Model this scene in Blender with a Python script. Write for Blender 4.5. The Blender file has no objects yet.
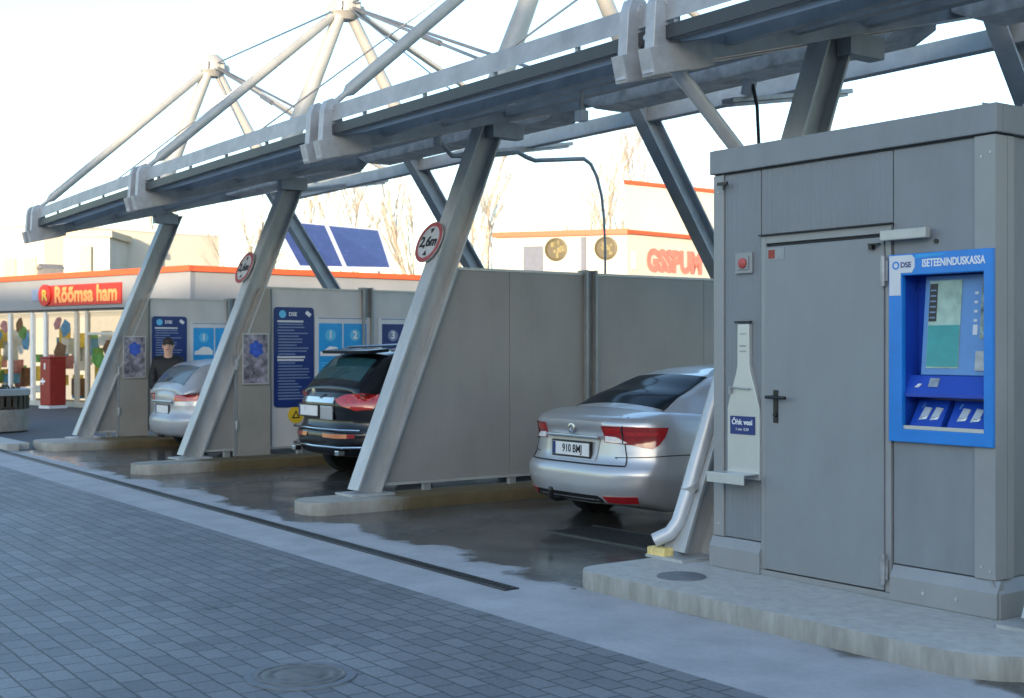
import bpy, bmesh, math, random
from mathutils import Vector, Matrix
from mathutils.bvhtree import BVHTree
random.seed(7)
S = bpy.context.scene
C = S.collection
R = math.radians
V = Vector

# ------------------------------------------------------------------ camera, sky, sun, exposure
cam = bpy.data.cameras.new('camera')
cam.sensor_width = 36.0
cam.lens = 1292.0 / 1024.0 * 36.0
cam.clip_end = 2000
cam.dof.use_dof = True
cam.dof.focus_distance = 9.0
cam.dof.aperture_fstop = 4.0
co = bpy.data.objects.new('camera', cam); C.objects.link(co)
co.location = (0, 0, 1.6)
co.rotation_euler = (R(90), 0, R(144.15 - 90))
S.camera = co

SUN_AZ, SUN_EL = -51.0, 7.97
w = bpy.data.worlds.new('World'); S.world = w; w.use_nodes = True
wn = w.node_tree.nodes
sky = wn.new('ShaderNodeTexSky'); sky.sky_type = 'NISHITA'; sky.sun_disc = False
sky.sun_elevation = R(SUN_EL); sky.sun_rotation = R(90 - SUN_AZ)
sky.air_density = 1.0; sky.dust_density = 1.0; sky.ozone_density = 2.0
w.node_tree.links.new(sky.outputs[0], wn['Background'].inputs[0])
wn['Background'].inputs[1].default_value = 0.15
sl = bpy.data.lights.new('sun', 'SUN'); sl.energy = 2.1; sl.angle = R(0.5); sl.color = (1.0, 0.80, 0.56)
so = bpy.data.objects.new('sun', sl); C.objects.link(so)
sd = V((math.cos(R(SUN_AZ)) * math.cos(R(SUN_EL)), math.sin(R(SUN_AZ)) * math.cos(R(SUN_EL)), math.sin(R(SUN_EL))))
so.rotation_euler = sd.to_track_quat('Z', 'Y').to_euler()
so.location = (10, -12, 30)
S.view_settings.view_transform = 'Standard'
S.view_settings.look = 'None'
S.view_settings.gamma = 1.0
S.view_settings.use_curve_mapping = False
S.view_settings.exposure = 2.05

# ------------------------------------------------------------------ materials
def pm(name, col, rough=0.5, metal=0.0, var=0.08, scale=6.0, bump=0.0, bscale=40.0, coat=0.0, rvar=0.1, spec=0.5,
       emit=None, col2=None, stretch=None):
    m = bpy.data.materials.new(name); m.use_nodes = True
    nt = m.node_tree; n = nt.nodes; b = n['Principled BSDF']
    b.inputs['Metallic'].default_value = metal
    b.inputs['Roughness'].default_value = rough
    b.inputs['Coat Weight'].default_value = coat
    b.inputs['Coat Roughness'].default_value = 0.05
    b.inputs['Specular IOR Level'].default_value = spec
    tc = n.new('ShaderNodeTexCoord'); src = tc.outputs['Object']
    if stretch:
        mp = n.new('ShaderNodeMapping'); mp.inputs['Scale'].default_value = stretch
        nt.links.new(src, mp.inputs[0]); src = mp.outputs[0]
    ns = n.new('ShaderNodeTexNoise'); ns.inputs['Scale'].default_value = scale; ns.inputs['Detail'].default_value = 6
    ns.inputs['Roughness'].default_value = 0.62
    nt.links.new(src, ns.inputs['Vector'])
    rp = n.new('ShaderNodeValToRGB')
    c2 = col2 if col2 else tuple(c * (1 - 2 * var) for c in col)
    c1 = tuple(min(1, c * (1 + var)) for c in col)
    rp.color_ramp.elements[0].position = 0.3; rp.color_ramp.elements[1].position = 0.7
    rp.color_ramp.elements[0].color = (*c2, 1); rp.color_ramp.elements[1].color = (*c1, 1)
    nt.links.new(ns.outputs['Fac'], rp.inputs[0]); nt.links.new(rp.outputs[0], b.inputs['Base Color'])
    mr = n.new('ShaderNodeMapRange')
    mr.inputs['To Min'].default_value = max(0.02, rough - rvar); mr.inputs['To Max'].default_value = min(1, rough + rvar)
    nt.links.new(ns.outputs['Fac'], mr.inputs['Value']); nt.links.new(mr.outputs[0], b.inputs['Roughness'])
    if bump:
        n2 = n.new('ShaderNodeTexNoise'); n2.inputs['Scale'].default_value = bscale; n2.inputs['Detail'].default_value = 5
        nt.links.new(src, n2.inputs['Vector'])
        bp = n.new('ShaderNodeBump'); bp.inputs['Strength'].default_value = bump; bp.inputs['Distance'].default_value = 0.01
        nt.links.new(n2.outputs['Fac'], bp.inputs['Height']); nt.links.new(bp.outputs[0], b.inputs['Normal'])
    if emit:
        b.inputs['Emission Color'].default_value = (*emit[0], 1); b.inputs['Emission Strength'].default_value = emit[1]
    return m

def ribbed(name, col, pitch, depth=0.004, axis='X', rough=0.45, var=0.06, metal=0.0):
    m = pm(name, col, rough, metal, var, 2.0, stretch=(1, 1, .5))
    nt = m.node_tree; n = nt.nodes; b = n['Principled BSDF']
    tc = n.new('ShaderNodeTexCoord'); wv = n.new('ShaderNodeTexWave')
    wv.bands_direction = axis; wv.inputs['Scale'].default_value = 1.0 / pitch * 0.314
    nt.links.new(tc.outputs['Object'], wv.inputs['Vector'])
    rp = n.new('ShaderNodeValToRGB'); rp.color_ramp.elements[0].position = 0.05; rp.color_ramp.elements[1].position = 0.3
    nt.links.new(wv.outputs['Fac'], rp.inputs[0])
    bp = n.new('ShaderNodeBump'); bp.inputs['Strength'].default_value = 0.6; bp.inputs['Distance'].default_value = depth
    nt.links.new(rp.outputs[0], bp.inputs['Height']); nt.links.new(bp.outputs[0], b.inputs['Normal'])
    return m

M = {}
M['booth'] = pm('booth_paint', (0.215, 0.232, 0.25), 0.42, 0, 0.06, 3.0, 0.03, 60, stretch=(1.6, 1.6, .6))
M['booth_rib'] = ribbed('booth_ribbed', (0.205, 0.222, 0.24), 0.045, 0.003)
M['booth_trim'] = pm('booth_trim', (0.285, 0.295, 0.30), 0.4, 0.1, 0.05, 2.0)
M['door'] = pm('door_paint', (0.238, 0.255, 0.268), 0.4, 0, 0.05, 2.6, 0.03, 70, stretch=(1.4, 1.4, .7))
M['dark'] = pm('dark_gap', (0.015, 0.016, 0.018), 0.6)
M['black'] = pm('black_plastic', (0.012, 0.012, 0.013), 0.35)
M['steel'] = pm('column_steel', (0.46, 0.47, 0.47), 0.42, 0.2, 0.10, 5.0, 0.04, 30, stretch=(1, 1, .3))
M['steel_dk'] = pm('frame_steel', (0.37, 0.40, 0.43), 0.45, 0.15, 0.12, 4.0, 0.04, 30)
M['galv'] = pm('galvanised_steel', (0.40, 0.41, 0.43), 0.42, 0.55, 0.16, 12.0, 0.05, 20)
M['fascia'] = pm('fascia_sheet', (0.42, 0.42, 0.43), 0.5, 0.3, 0.14, 3.5, 0.06, 14)
M['node'] = pm('node_paint', (0.44, 0.45, 0.47), .45, .15, .1, 8)
M['edge_dark'] = pm('edge_beam_dark', (0.05, 0.055, 0.062), .45, .2)
M['gutter'] = pm('gutter_steel', (0.62, 0.64, 0.62), 0.28, 0.75, 0.08, 6.0)
def translucent(m, fac):
    nt = m.node_tree; n = nt.nodes; p = n['Principled BSDF']; o = next(k for k in n if k.type == 'OUTPUT_MATERIAL')
    tr = n.new('ShaderNodeBsdfTranslucent'); tr.inputs['Color'].default_value = (.74, .74, .73, 1); mx = n.new('ShaderNodeMixShader'); mx.inputs[0].default_value = fac
    nt.links.new(p.outputs[0], mx.inputs[1]); nt.links.new(tr.outputs[0], mx.inputs[2]); nt.links.new(mx.outputs[0], o.inputs[0])
M['deck'] = ribbed('roof_deck', (0.45, 0.47, 0.50), 0.2, 0.02, 'X', 0.5)
translucent(M['deck'], .62)
M['duct'] = pm('weathered_panel', (0.68, 0.66, 0.64), 0.5, 0.05, 0.22, 5.0, 0.05, 12)
M['tube'] = pm('tube_paint', (0.45, 0.44, 0.41), 0.4, 0.2, 0.06, 4.0)
M['cable'] = pm('cable_steel', (0.22, 0.23, 0.25), 0.4, 0.6)
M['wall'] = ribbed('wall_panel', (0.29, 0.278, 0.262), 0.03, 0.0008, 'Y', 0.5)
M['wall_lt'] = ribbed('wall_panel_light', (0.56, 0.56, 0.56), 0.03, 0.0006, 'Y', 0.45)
M['cabinet'] = pm('cabinet_paint', (0.30, 0.285, 0.255), 0.5, 0, 0.06, 3.0)
M['rail'] = pm('rail_metal', (0.50, 0.50, 0.48), 0.4, 0.3, 0.08, 5.0)
M['post'] = pm('post_metal', (0.30, 0.32, 0.33), 0.42, 0.2, 0.08, 5.0)
M['stainless'] = pm('stainless', (0.58, 0.59, 0.58), 0.36, 0.55, 0.03, 3.0)
M['blue_frame'] = pm('terminal_blue', (0.014, 0.215, 0.66), 0.3, 0, 0.10, 2.0)
M['blue_deep'] = pm('terminal_deep_blue', (0.012, 0.062, 0.42), 0.3, 0, 0.08, 3.0)
M['blue_bezel'] = pm('terminal_bezel', (0.10, 0.26, 0.56), 0.3, 0, 0.06, 3.0)
M['white'] = pm('white_print', (0.78, 0.79, 0.80), 0.4, 0, 0.02)
M['pale'] = pm('pale_panel', (0.62, 0.64, 0.68), 0.4, 0, 0.03)
M['navy'] = pm('navy_board', (0.012, 0.034, 0.17), 0.35, 0, 0.06)
M['navy_txt'] = pm('board_print', (0.20, 0.27, 0.42), 0.4)
M['cyan'] = pm('cyan_print', (0.02, 0.33, 0.74), 0.35, 0, 0.05)
M['cyan_lt'] = pm('light_cyan_print', (0.12, 0.50, 0.80), 0.4, 0, 0.03)
M['button_red'] = pm('worn_red', (0.45, 0.075, 0.065), .45)
M['sign_red'] = pm('faded_sign_red', (0.40, 0.07, 0.075), .5, 0, .1)
M['sign_white'] = pm('dusty_sign_white', (0.52, 0.52, 0.53), .5, 0, .08)
M['red'] = pm('red_paint', (0.55, 0.03, 0.02), 0.4, 0, 0.05)
M['sign_pale'] = pm('bloom_paled_red', (0.68, 0.20, 0.15), .5, 0, .1)  # lettering red lightened to imitate overexposed bloom
M['sign_orange'] = pm('sign_orange', (0.90, 0.36, 0.12), .5, 0, .05)
M['orange_red'] = pm('orange_red_trim', (0.72, 0.10, 0.03), 0.45, 0, 0.06)
M['red_bin'] = pm('dark_red_paint', (0.27, 0.022, 0.016), 0.35, 0, 0.08)
M['yellow'] = pm('yellow_paint', (0.75, 0.50, 0.03), 0.4, 0, 0.05)
M['yblock'] = pm('yellow_sponge', (0.85, 0.66, 0.26), 0.8, 0, 0.15, 20)
M['plate'] = pm('plate_white', (0.72, 0.73, 0.74), 0.3, 0, 0.02)
M['glass'] = pm('dark_glass', (0.012, 0.018, 0.026), 0.10, 0, 0.02, rvar=0.02, spec=.04)
M['glass_grey'] = pm('greyish_glass', (0.10, 0.13, 0.16), .15, 0, .05)
M['glass_teal'] = pm('tinted_glass', (0.02, 0.07, 0.085), 0.04, 0, 0.02, rvar=0.02)
M['silver'] = pm('silver_paint', (0.50, 0.505, 0.52), 0.34, 0.55, 0.02, 3, coat=0.8, rvar=0.03)
M['silver_dull'] = pm('dusty_silver_paint', (0.40, 0.41, 0.44), 0.40, 0.4, 0.05, 3, coat=0.5, rvar=0.05)
M['carblack'] = pm('black_paint', (0.006, 0.007, 0.010), 0.22, 0.0, 0.02, 3, coat=.35, spec=.35, rvar=0.03)
M['carplastic'] = pm('grey_plastic', (0.035, 0.036, 0.038), 0.5)
M['chrome'] = pm('chrome', (0.60, 0.61, 0.63), 0.18, 1.0, 0.02, rvar=0.03)
M['lamp_red'] = pm('red_lens', (0.30, 0.006, 0.008), 0.12, 0, 0.1, 30, coat=1.0, rvar=0.03)
M['lamp_bright'] = pm('bright_red_lens', (0.50, 0.014, 0.012), 0.12, 0, 0.15, 30, coat=1.0, rvar=0.03)
M['lamp_clear'] = pm('clear_lens', (0.85, 0.83, 0.83), 0.12, 0.0, 0.1, 30, coat=1.0, rvar=0.03)
M['tyre'] = pm('tyre_rubber', (0.014, 0.014, 0.015), 0.75)
M['rim'] = pm('alloy_rim', (0.45, 0.46, 0.47), 0.3, 0.8)
M['skin'] = pm('skin', (0.62, 0.38, 0.28), 0.5, 0, 0.05)
M['jacket'] = pm('black_jacket', (0.008, 0.009, 0.012), 0.65, 0, 0.1)
M['jeans'] = pm('dark_trousers', (0.02, 0.024, 0.04), 0.8, 0, 0.1)
M['hair'] = pm('dark_hair', (0.02, 0.014, 0.010), 0.6)
M['cream'] = pm('cream_render', (0.60, 0.55, 0.46), 0.8, 0, 0.04, 0.6)
M['store_wall'] = pm('store_fascia', (0.27, 0.28, 0.30), 0.6, 0, 0.05, 0.6)
M['pale_block'] = pm('pale_building', (0.58, 0.55, 0.47), 0.8, 0, 0.05, 0.6)
M['tan'] = pm('tan_trim', (0.58, 0.48, 0.33), 0.7)
M['grey_door'] = pm('grey_door', (0.11, 0.13, 0.18), 0.5)
M['emblem'] = pm('brass_emblem', (0.065, 0.048, 0.012), 0.5, 0, 0.1)
M['emblem_dk'] = pm('emblem_light', (0.22, 0.18, 0.07), 0.6)
M['roofing'] = pm('roofing', (0.2, 0.19, 0.18), 0.8)
M['solar'] = pm('solar_cells', (0.040, 0.052, 0.17), 0.25, 0, 0.12, 2)
M['bark'] = pm('bark', (0.55, 0.47, 0.38), 0.9, 0, 0.2, 8)  # colour lightened so the trees pale as if in haze and bloom
M['shrub'] = pm('dark_shrub', (0.030, 0.034, 0.018), 0.9, 0, 0.3, 8)
M['planter'] = pm('planter_concrete', (0.27, 0.25, 0.22), 0.85, 0, 0.15, 6, 0.3, 30)
M['slat'] = pm('dark_slat', (0.055, 0.042, 0.026), 0.7, 0, 0.2, 8)
M['iron'] = pm('cast_iron', (0.21, 0.20, 0.19), 0.55, 0.5, 0.2, 15, 0.2, 60)
M['lid'] = pm('lid_grey', (0.19, 0.20, 0.22), 0.6, 0.2, 0.12, 12, 0.2, 50)
M['pvc'] = pm('downpipe_grey', (0.56, 0.58, 0.60), 0.35, 0.2, 0.05, 5)
M['shopgreen'] = pm('green_stock', (0.16, 0.42, 0.10), 0.6, 0, .2, 6)
M['shopyellow'] = pm('yellow_stock', (0.72, 0.55, 0.10), 0.6, 0, .2, 6)
M['shopblue'] = pm('blue_stock', (0.10, 0.33, 0.55), 0.6, 0, .2, 6)
M['shopbrown'] = pm('brown_stock', (0.22, 0.11, 0.05), 0.6, 0, .2, 6)
M['shoppink'] = pm('pink_stock', (0.62, 0.28, 0.30), 0.6, 0, .2, 6)
M['shopwhite'] = pm('white_stock', (0.62, 0.66, 0.66), 0.6, 0, .1, 6)
M['shopwarm'] = pm('glowing_interior', (0.55, 0.42, 0.22), 0.7, 0, .1, 3, emit=((1.0, 0.88, 0.68), 0.22))  # back wall emits a little, standing in for indoor lighting
M['shopglow'] = pm('glowing_ceiling', (0.6, 0.55, 0.45), 0.7, 0, .05, 3, emit=((1.0, 0.86, 0.62), 0.15))  # shop ceiling made to glow by emission; no lamp is built
M['poster_dk'] = pm('poster_print', (0.30, 0.28, 0.33), 0.4, 0, .5, 11, col2=(0.03, 0.03, 0.035))
M['poster_bl'] = pm('poster_blue', (0.05, 0.12, 0.55), 0.4, 0, .3, 9)
M['screen'] = pm('screen_glass', (0.30, 0.42, 0.36), 0.10, 0, .30, 5, rvar=.03, emit=((0.30, 0.50, 0.45), 0.03))
M['screen_teal'] = pm('screen_teal', (0.015, 0.26, 0.27), 0.12, 0, .15, 4, rvar=.03, emit=((0.02, 0.30, 0.30), 0.03))
M['glare'] = pm('glass_glare', (0.25, 0.33, 0.30), 0.08, 0, .5, 14, rvar=.03)  # mottled colour paints a reflected glare into the strip
M['grate'] = pm('grate_steel', (0.10, 0.11, 0.115), 0.4, 0.6)

def paving_mat():
    m = bpy.data.materials.new('block_paving'); m.use_nodes = True
    nt = m.node_tree; n = nt.nodes; b = n['Principled BSDF']; L = nt.links.new
    tc = n.new('ShaderNodeTexCoord'); mp = n.new('ShaderNodeMapping'); mp.inputs['Rotation'].default_value = (0, 0, R(1.2))
    L(tc.outputs['Object'], mp.inputs[0])
    wob = n.new('ShaderNodeTexNoise'); wob.inputs['Scale'].default_value = 5.0; L(mp.outputs[0], wob.inputs['Vector'])
    va = n.new('ShaderNodeVectorMath'); va.operation = 'MULTIPLY_ADD'; va.inputs[1].default_value = (.022, .020, 0)
    L(wob.outputs['Color'], va.inputs[0]); L(mp.outputs[0], va.inputs[2])
    br = n.new('ShaderNodeTexBrick'); br.inputs['Scale'].default_value = 1.0
    br.inputs['Brick Width'].default_value = 0.205; br.inputs['Row Height'].default_value = 0.132
    br.inputs['Mortar Size'].default_value = 0.0068; br.inputs['Mortar Smooth'].default_value = 0.5; br.inputs['Bias'].default_value = 0.0
    br.inputs['Color1'].default_value = (0.212, 0.217, 0.224, 1); br.inputs['Color2'].default_value = (0.150, 0.158, 0.168, 1)
    br.inputs['Mortar'].default_value = (0.052, 0.056, 0.058, 1)
    L(va.outputs[0], br.inputs['Vector'])
    n1 = n.new('ShaderNodeTexNoise'); n1.inputs['Scale'].default_value = 0.7; n1.inputs['Detail'].default_value = 5; L(tc.outputs['Object'], n1.inputs['Vector'])
    r1 = n.new('ShaderNodeMapRange'); r1.inputs['From Min'].default_value = .3; r1.inputs['From Max'].default_value = .7
    r1.inputs['To Min'].default_value = .82; r1.inputs['To Max'].default_value = 1.18; L(n1.outputs['Fac'], r1.inputs['Value'])
    mx = n.new('ShaderNodeMix'); mx.data_type = 'RGBA'; mx.blend_type = 'MULTIPLY'; mx.inputs['Factor'].default_value = 1
    L(br.outputs['Color'], mx.inputs['A']); L(r1.outputs[0], mx.inputs['B'])
    n2 = n.new('ShaderNodeTexNoise'); n2.inputs['Scale'].default_value = 45; n2.inputs['Detail'].default_value = 6; L(tc.outputs['Object'], n2.inputs['Vector'])
    r2 = n.new('ShaderNodeMapRange'); r2.inputs['To Min'].default_value = .62; r2.inputs['To Max'].default_value = 1.38; L(n2.outputs['Fac'], r2.inputs['Value'])
    m2 = n.new('ShaderNodeMix'); m2.data_type = 'RGBA'; m2.blend_type = 'MULTIPLY'; m2.inputs['Factor'].default_value = 1
    L(mx.outputs['Result'], m2.inputs['A']); L(r2.outputs[0], m2.inputs['B'])
    # oil and dirt spots
    n3 = n.new('ShaderNodeTexNoise'); n3.inputs['Scale'].default_value = 2.3; n3.inputs['Detail'].default_value = 7; n3.inputs['Roughness'].default_value = .7
    L(tc.outputs['Object'], n3.inputs['Vector'])
    r3 = n.new('ShaderNodeValToRGB'); r3.color_ramp.elements[0].position = .60; r3.color_ramp.elements[1].position = .70
    r3.color_ramp.elements[0].color = (1, 1, 1, 1); r3.color_ramp.elements[1].color = (.45, .46, .46, 1); L(n3.outputs['Fac'], r3.inputs[0])
    m3 = n.new('ShaderNodeMix'); m3.data_type = 'RGBA'; m3.blend_type = 'MULTIPLY'; m3.inputs['Factor'].default_value = 1
    L(m2.outputs['Result'], m3.inputs['A']); L(r3.outputs[0], m3.inputs['B'])
    L(m3.outputs['Result'], b.inputs['Base Color'])
    b.inputs['Roughness'].default_value = .62
    bp = n.new('ShaderNodeBump'); bp.inputs['Strength'].default_value = .5; bp.inputs['Distance'].default_value = .008
    inv = n.new('ShaderNodeMath'); inv.operation = 'MULTIPLY_ADD'; inv.inputs[1].default_value = -1.0
    L(br.outputs['Fac'], inv.inputs[0]); sc = n.new('ShaderNodeMath'); sc.operation = 'MULTIPLY'; sc.inputs[1].default_value = .3
    L(n2.outputs['Fac'], sc.inputs[0]); L(sc.outputs[0], inv.inputs[2])
    L(inv.outputs[0], bp.inputs['Height']); L(bp.outputs[0], b.inputs['Normal'])
    return m

def apron_mat():
    m = bpy.data.materials.new('apron_concrete'); m.use_nodes = True
    nt = m.node_tree; n = nt.nodes; b = n['Principled BSDF']; L = nt.links.new
    tc = n.new('ShaderNodeTexCoord'); sx = n.new('ShaderNodeSeparateXYZ'); L(tc.outputs['Object'], sx.inputs[0])
    def noise(s, d=6, rg=.6):
        k = n.new('ShaderNodeTexNoise'); k.inputs['Scale'].default_value = s; k.inputs['Detail'].default_value = d; k.inputs['Roughness'].default_value = rg
        L(tc.outputs['Object'], k.inputs['Vector']); return k
    def math_(op, a, bb, c=None):
        k = n.new('ShaderNodeMath'); k.operation = op
        for i, v in enumerate((a, bb, c)):
            if v is None: continue
            if isinstance(v, (int, float)): k.inputs[i].default_value = v
            else: L(v, k.inputs[i])
        return k.outputs[0]
    big = noise(1.2, 7, .58)
    edge = math_('MULTIPLY_ADD', big.outputs['Fac'], 1.3, sx.outputs['Y'])     # y + noise
    wet = n.new('ShaderNodeMapRange'); wet.interpolation_type = 'SMOOTHSTEP'
    wet.inputs['From Min'].default_value = 6.13; wet.inputs['From Max'].default_value = 6.27; L(edge, wet.inputs['Value'])
    # small wet spots on the dry strip
    sp = noise(3.2, 4, .5)
    r0 = n.new('ShaderNodeMapRange'); r0.inputs['From Min'].default_value = .70; r0.inputs['From Max'].default_value = .74; L(sp.outputs['Fac'], r0.inputs['Value'])
    wetm = math_('MAXIMUM', wet.outputs[0], r0.outputs[0])
    fine = noise(30, 6, .7); mid = noise(2.2, 6, .6)
    dry = n.new('ShaderNodeValToRGB'); dry.color_ramp.elements[0].position = .3; dry.color_ramp.elements[1].position = .7
    dry.color_ramp.elements[0].color = (.34, .335, .345, 1); dry.color_ramp.elements[1].color = (.47, .46, .465, 1); L(mid.outputs['Fac'], dry.inputs[0])
    wc = n.new('ShaderNodeValToRGB'); wc.color_ramp.elements[0].position = .3; wc.color_ramp.elements[1].position = .75
    wc.color_ramp.elements[0].color = (.046, .046, .045, 1); wc.color_ramp.elements[1].color = (.112, .109, .103, 1); L(mid.outputs['Fac'], wc.inputs[0])
    mx = n.new('ShaderNodeMix'); mx.data_type = 'RGBA'; L(wetm, mx.inputs['Factor']); L(dry.outputs[0], mx.inputs['A']); L(wc.outputs[0], mx.inputs['B'])
    r2 = n.new('ShaderNodeMapRange'); r2.inputs['To Min'].default_value = .8; r2.inputs['To Max'].default_value = 1.2; L(fine.outputs['Fac'], r2.inputs['Value'])
    m2 = n.new('ShaderNodeMix'); m2.data_type = 'RGBA'; m2.blend_type = 'MULTIPLY'; m2.inputs['Factor'].default_value = 1
    L(mx.outputs['Result'], m2.inputs['A']); L(r2.outputs[0], m2.inputs['B']); L(m2.outputs['Result'], b.inputs['Base Color'])
    rr = n.new('ShaderNodeMapRange'); rr.inputs['From Min'].default_value = .35; rr.inputs['From Max'].default_value = .65
    rr.inputs['To Min'].default_value = .06; rr.inputs['To Max'].default_value = .30; L(big.outputs['Fac'], rr.inputs['Value'])
    ro = n.new('ShaderNodeMix'); ro.data_type = 'FLOAT'; L(wetm, ro.inputs['Factor']); ro.inputs['A'].default_value = .75; L(rr.outputs[0], ro.inputs['B'])
    L(ro.outputs['Result'], b.inputs['Roughness'])
    bp = n.new('ShaderNodeBump'); bp.inputs['Distance'].default_value = .006
    bs = math_('MULTIPLY_ADD', wetm, -.26, .32); L(bs, bp.inputs['Strength']); L(fine.outputs['Fac'], bp.inputs['Height']); L(bp.outputs[0], b.inputs['Normal'])
    return m

def kerb_mat():
    m = bpy.data.materials.new('kerb_concrete'); m.use_nodes = True
    nt = m.node_tree; n = nt.nodes; b = n['Principled BSDF']; L = nt.links.new
    tc = n.new('ShaderNodeTexCoord'); sx = n.new('ShaderNodeSeparateXYZ'); L(tc.outputs['Object'], sx.inputs[0])
    a = n.new('ShaderNodeTexNoise'); a.inputs['Scale'].default_value = 5; a.inputs['Detail'].default_value = 8; a.inputs['Roughness'].default_value = .7
    mp = n.new('ShaderNodeMapping'); mp.inputs['Scale'].default_value = (1, 1, .4); L(tc.outputs['Object'], mp.inputs[0]); L(mp.outputs[0], a.inputs['Vector'])
    cr = n.new('ShaderNodeValToRGB'); cr.color_ramp.elements[0].position = .3; cr.color_ramp.elements[1].position = .72
    cr.color_ramp.elements[0].color = (.25, .235, .20, 1); cr.color_ramp.elements[1].color = (.44, .425, .385, 1); L(a.outputs['Fac'], cr.inputs[0])
    # brown algae where washing water runs down the sides inside the bays
    ad = n.new('ShaderNodeMath'); ad.operation = 'MULTIPLY_ADD'; ad.inputs[1].default_value = .9; L(a.outputs['Fac'], ad.inputs[0]); L(sx.outputs['Y'], ad.inputs[2])
    r = n.new('ShaderNodeMapRange'); r.inputs['From Min'].default_value = 1.2; r.inputs['From Max'].default_value = 1.5; L(ad.outputs[0], r.inputs['Value'])
    br = n.new('ShaderNodeValToRGB'); br.color_ramp.elements[0].color = (.055, .04, .018, 1); br.color_ramp.elements[1].color = (.19, .14, .065, 1); L(a.outputs['Fac'], br.inputs[0])
    mx = n.new('ShaderNodeMix'); mx.data_type = 'RGBA'; L(r.outputs[0], mx.inputs['Factor']); L(cr.outputs[0], mx.inputs['A']); L(br.outputs[0], mx.inputs['B'])
    L(mx.outputs['Result'], b.inputs['Base Color']); b.inputs['Roughness'].default_value = .8
    f = n.new('ShaderNodeTexNoise'); f.inputs['Scale'].default_value = 40; f.inputs['Detail'].default_value = 6; L(tc.outputs['Object'], f.inputs['Vector'])
    bp = n.new('ShaderNodeBump'); bp.inputs['Strength'].default_value = .4; bp.inputs['Distance'].default_value = .008; L(f.outputs['Fac'], bp.inputs['Height']); L(bp.outputs[0], b.inputs['Normal'])
    return m
M['paving'] = paving_mat(); M['apron'] = apron_mat(); M['kerb'] = kerb_mat()
M['kerb_plain'] = pm('island_concrete', (0.43, 0.425, 0.405), .8, 0, .10, 14.0, .5, 45, col2=(0.35, 0.345, 0.325))
M['kerb_riser'] = pm('shade_toned_riser', (0.34, 0.335, 0.31), .85, 0, .16, 12.0, .6, 35, col2=(0.24, 0.235, 0.21), stretch=(1, 1, .22))  # same concrete, darker colour paints shade onto the upright kerb faces
M['asphalt'] = pm('asphalt', (0.075, 0.085, 0.092), .8, 0, .12, 1.2, .3, 80)
M['ground'] = pm('far_ground', (0.10, 0.10, 0.085), .9, 0, .2, .3)

# ------------------------------------------------------------------ mesh helpers
def wloc(o):
    p = V((0, 0, 0))
    while o: p = p + o.location; o = o.parent
    return p

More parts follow.
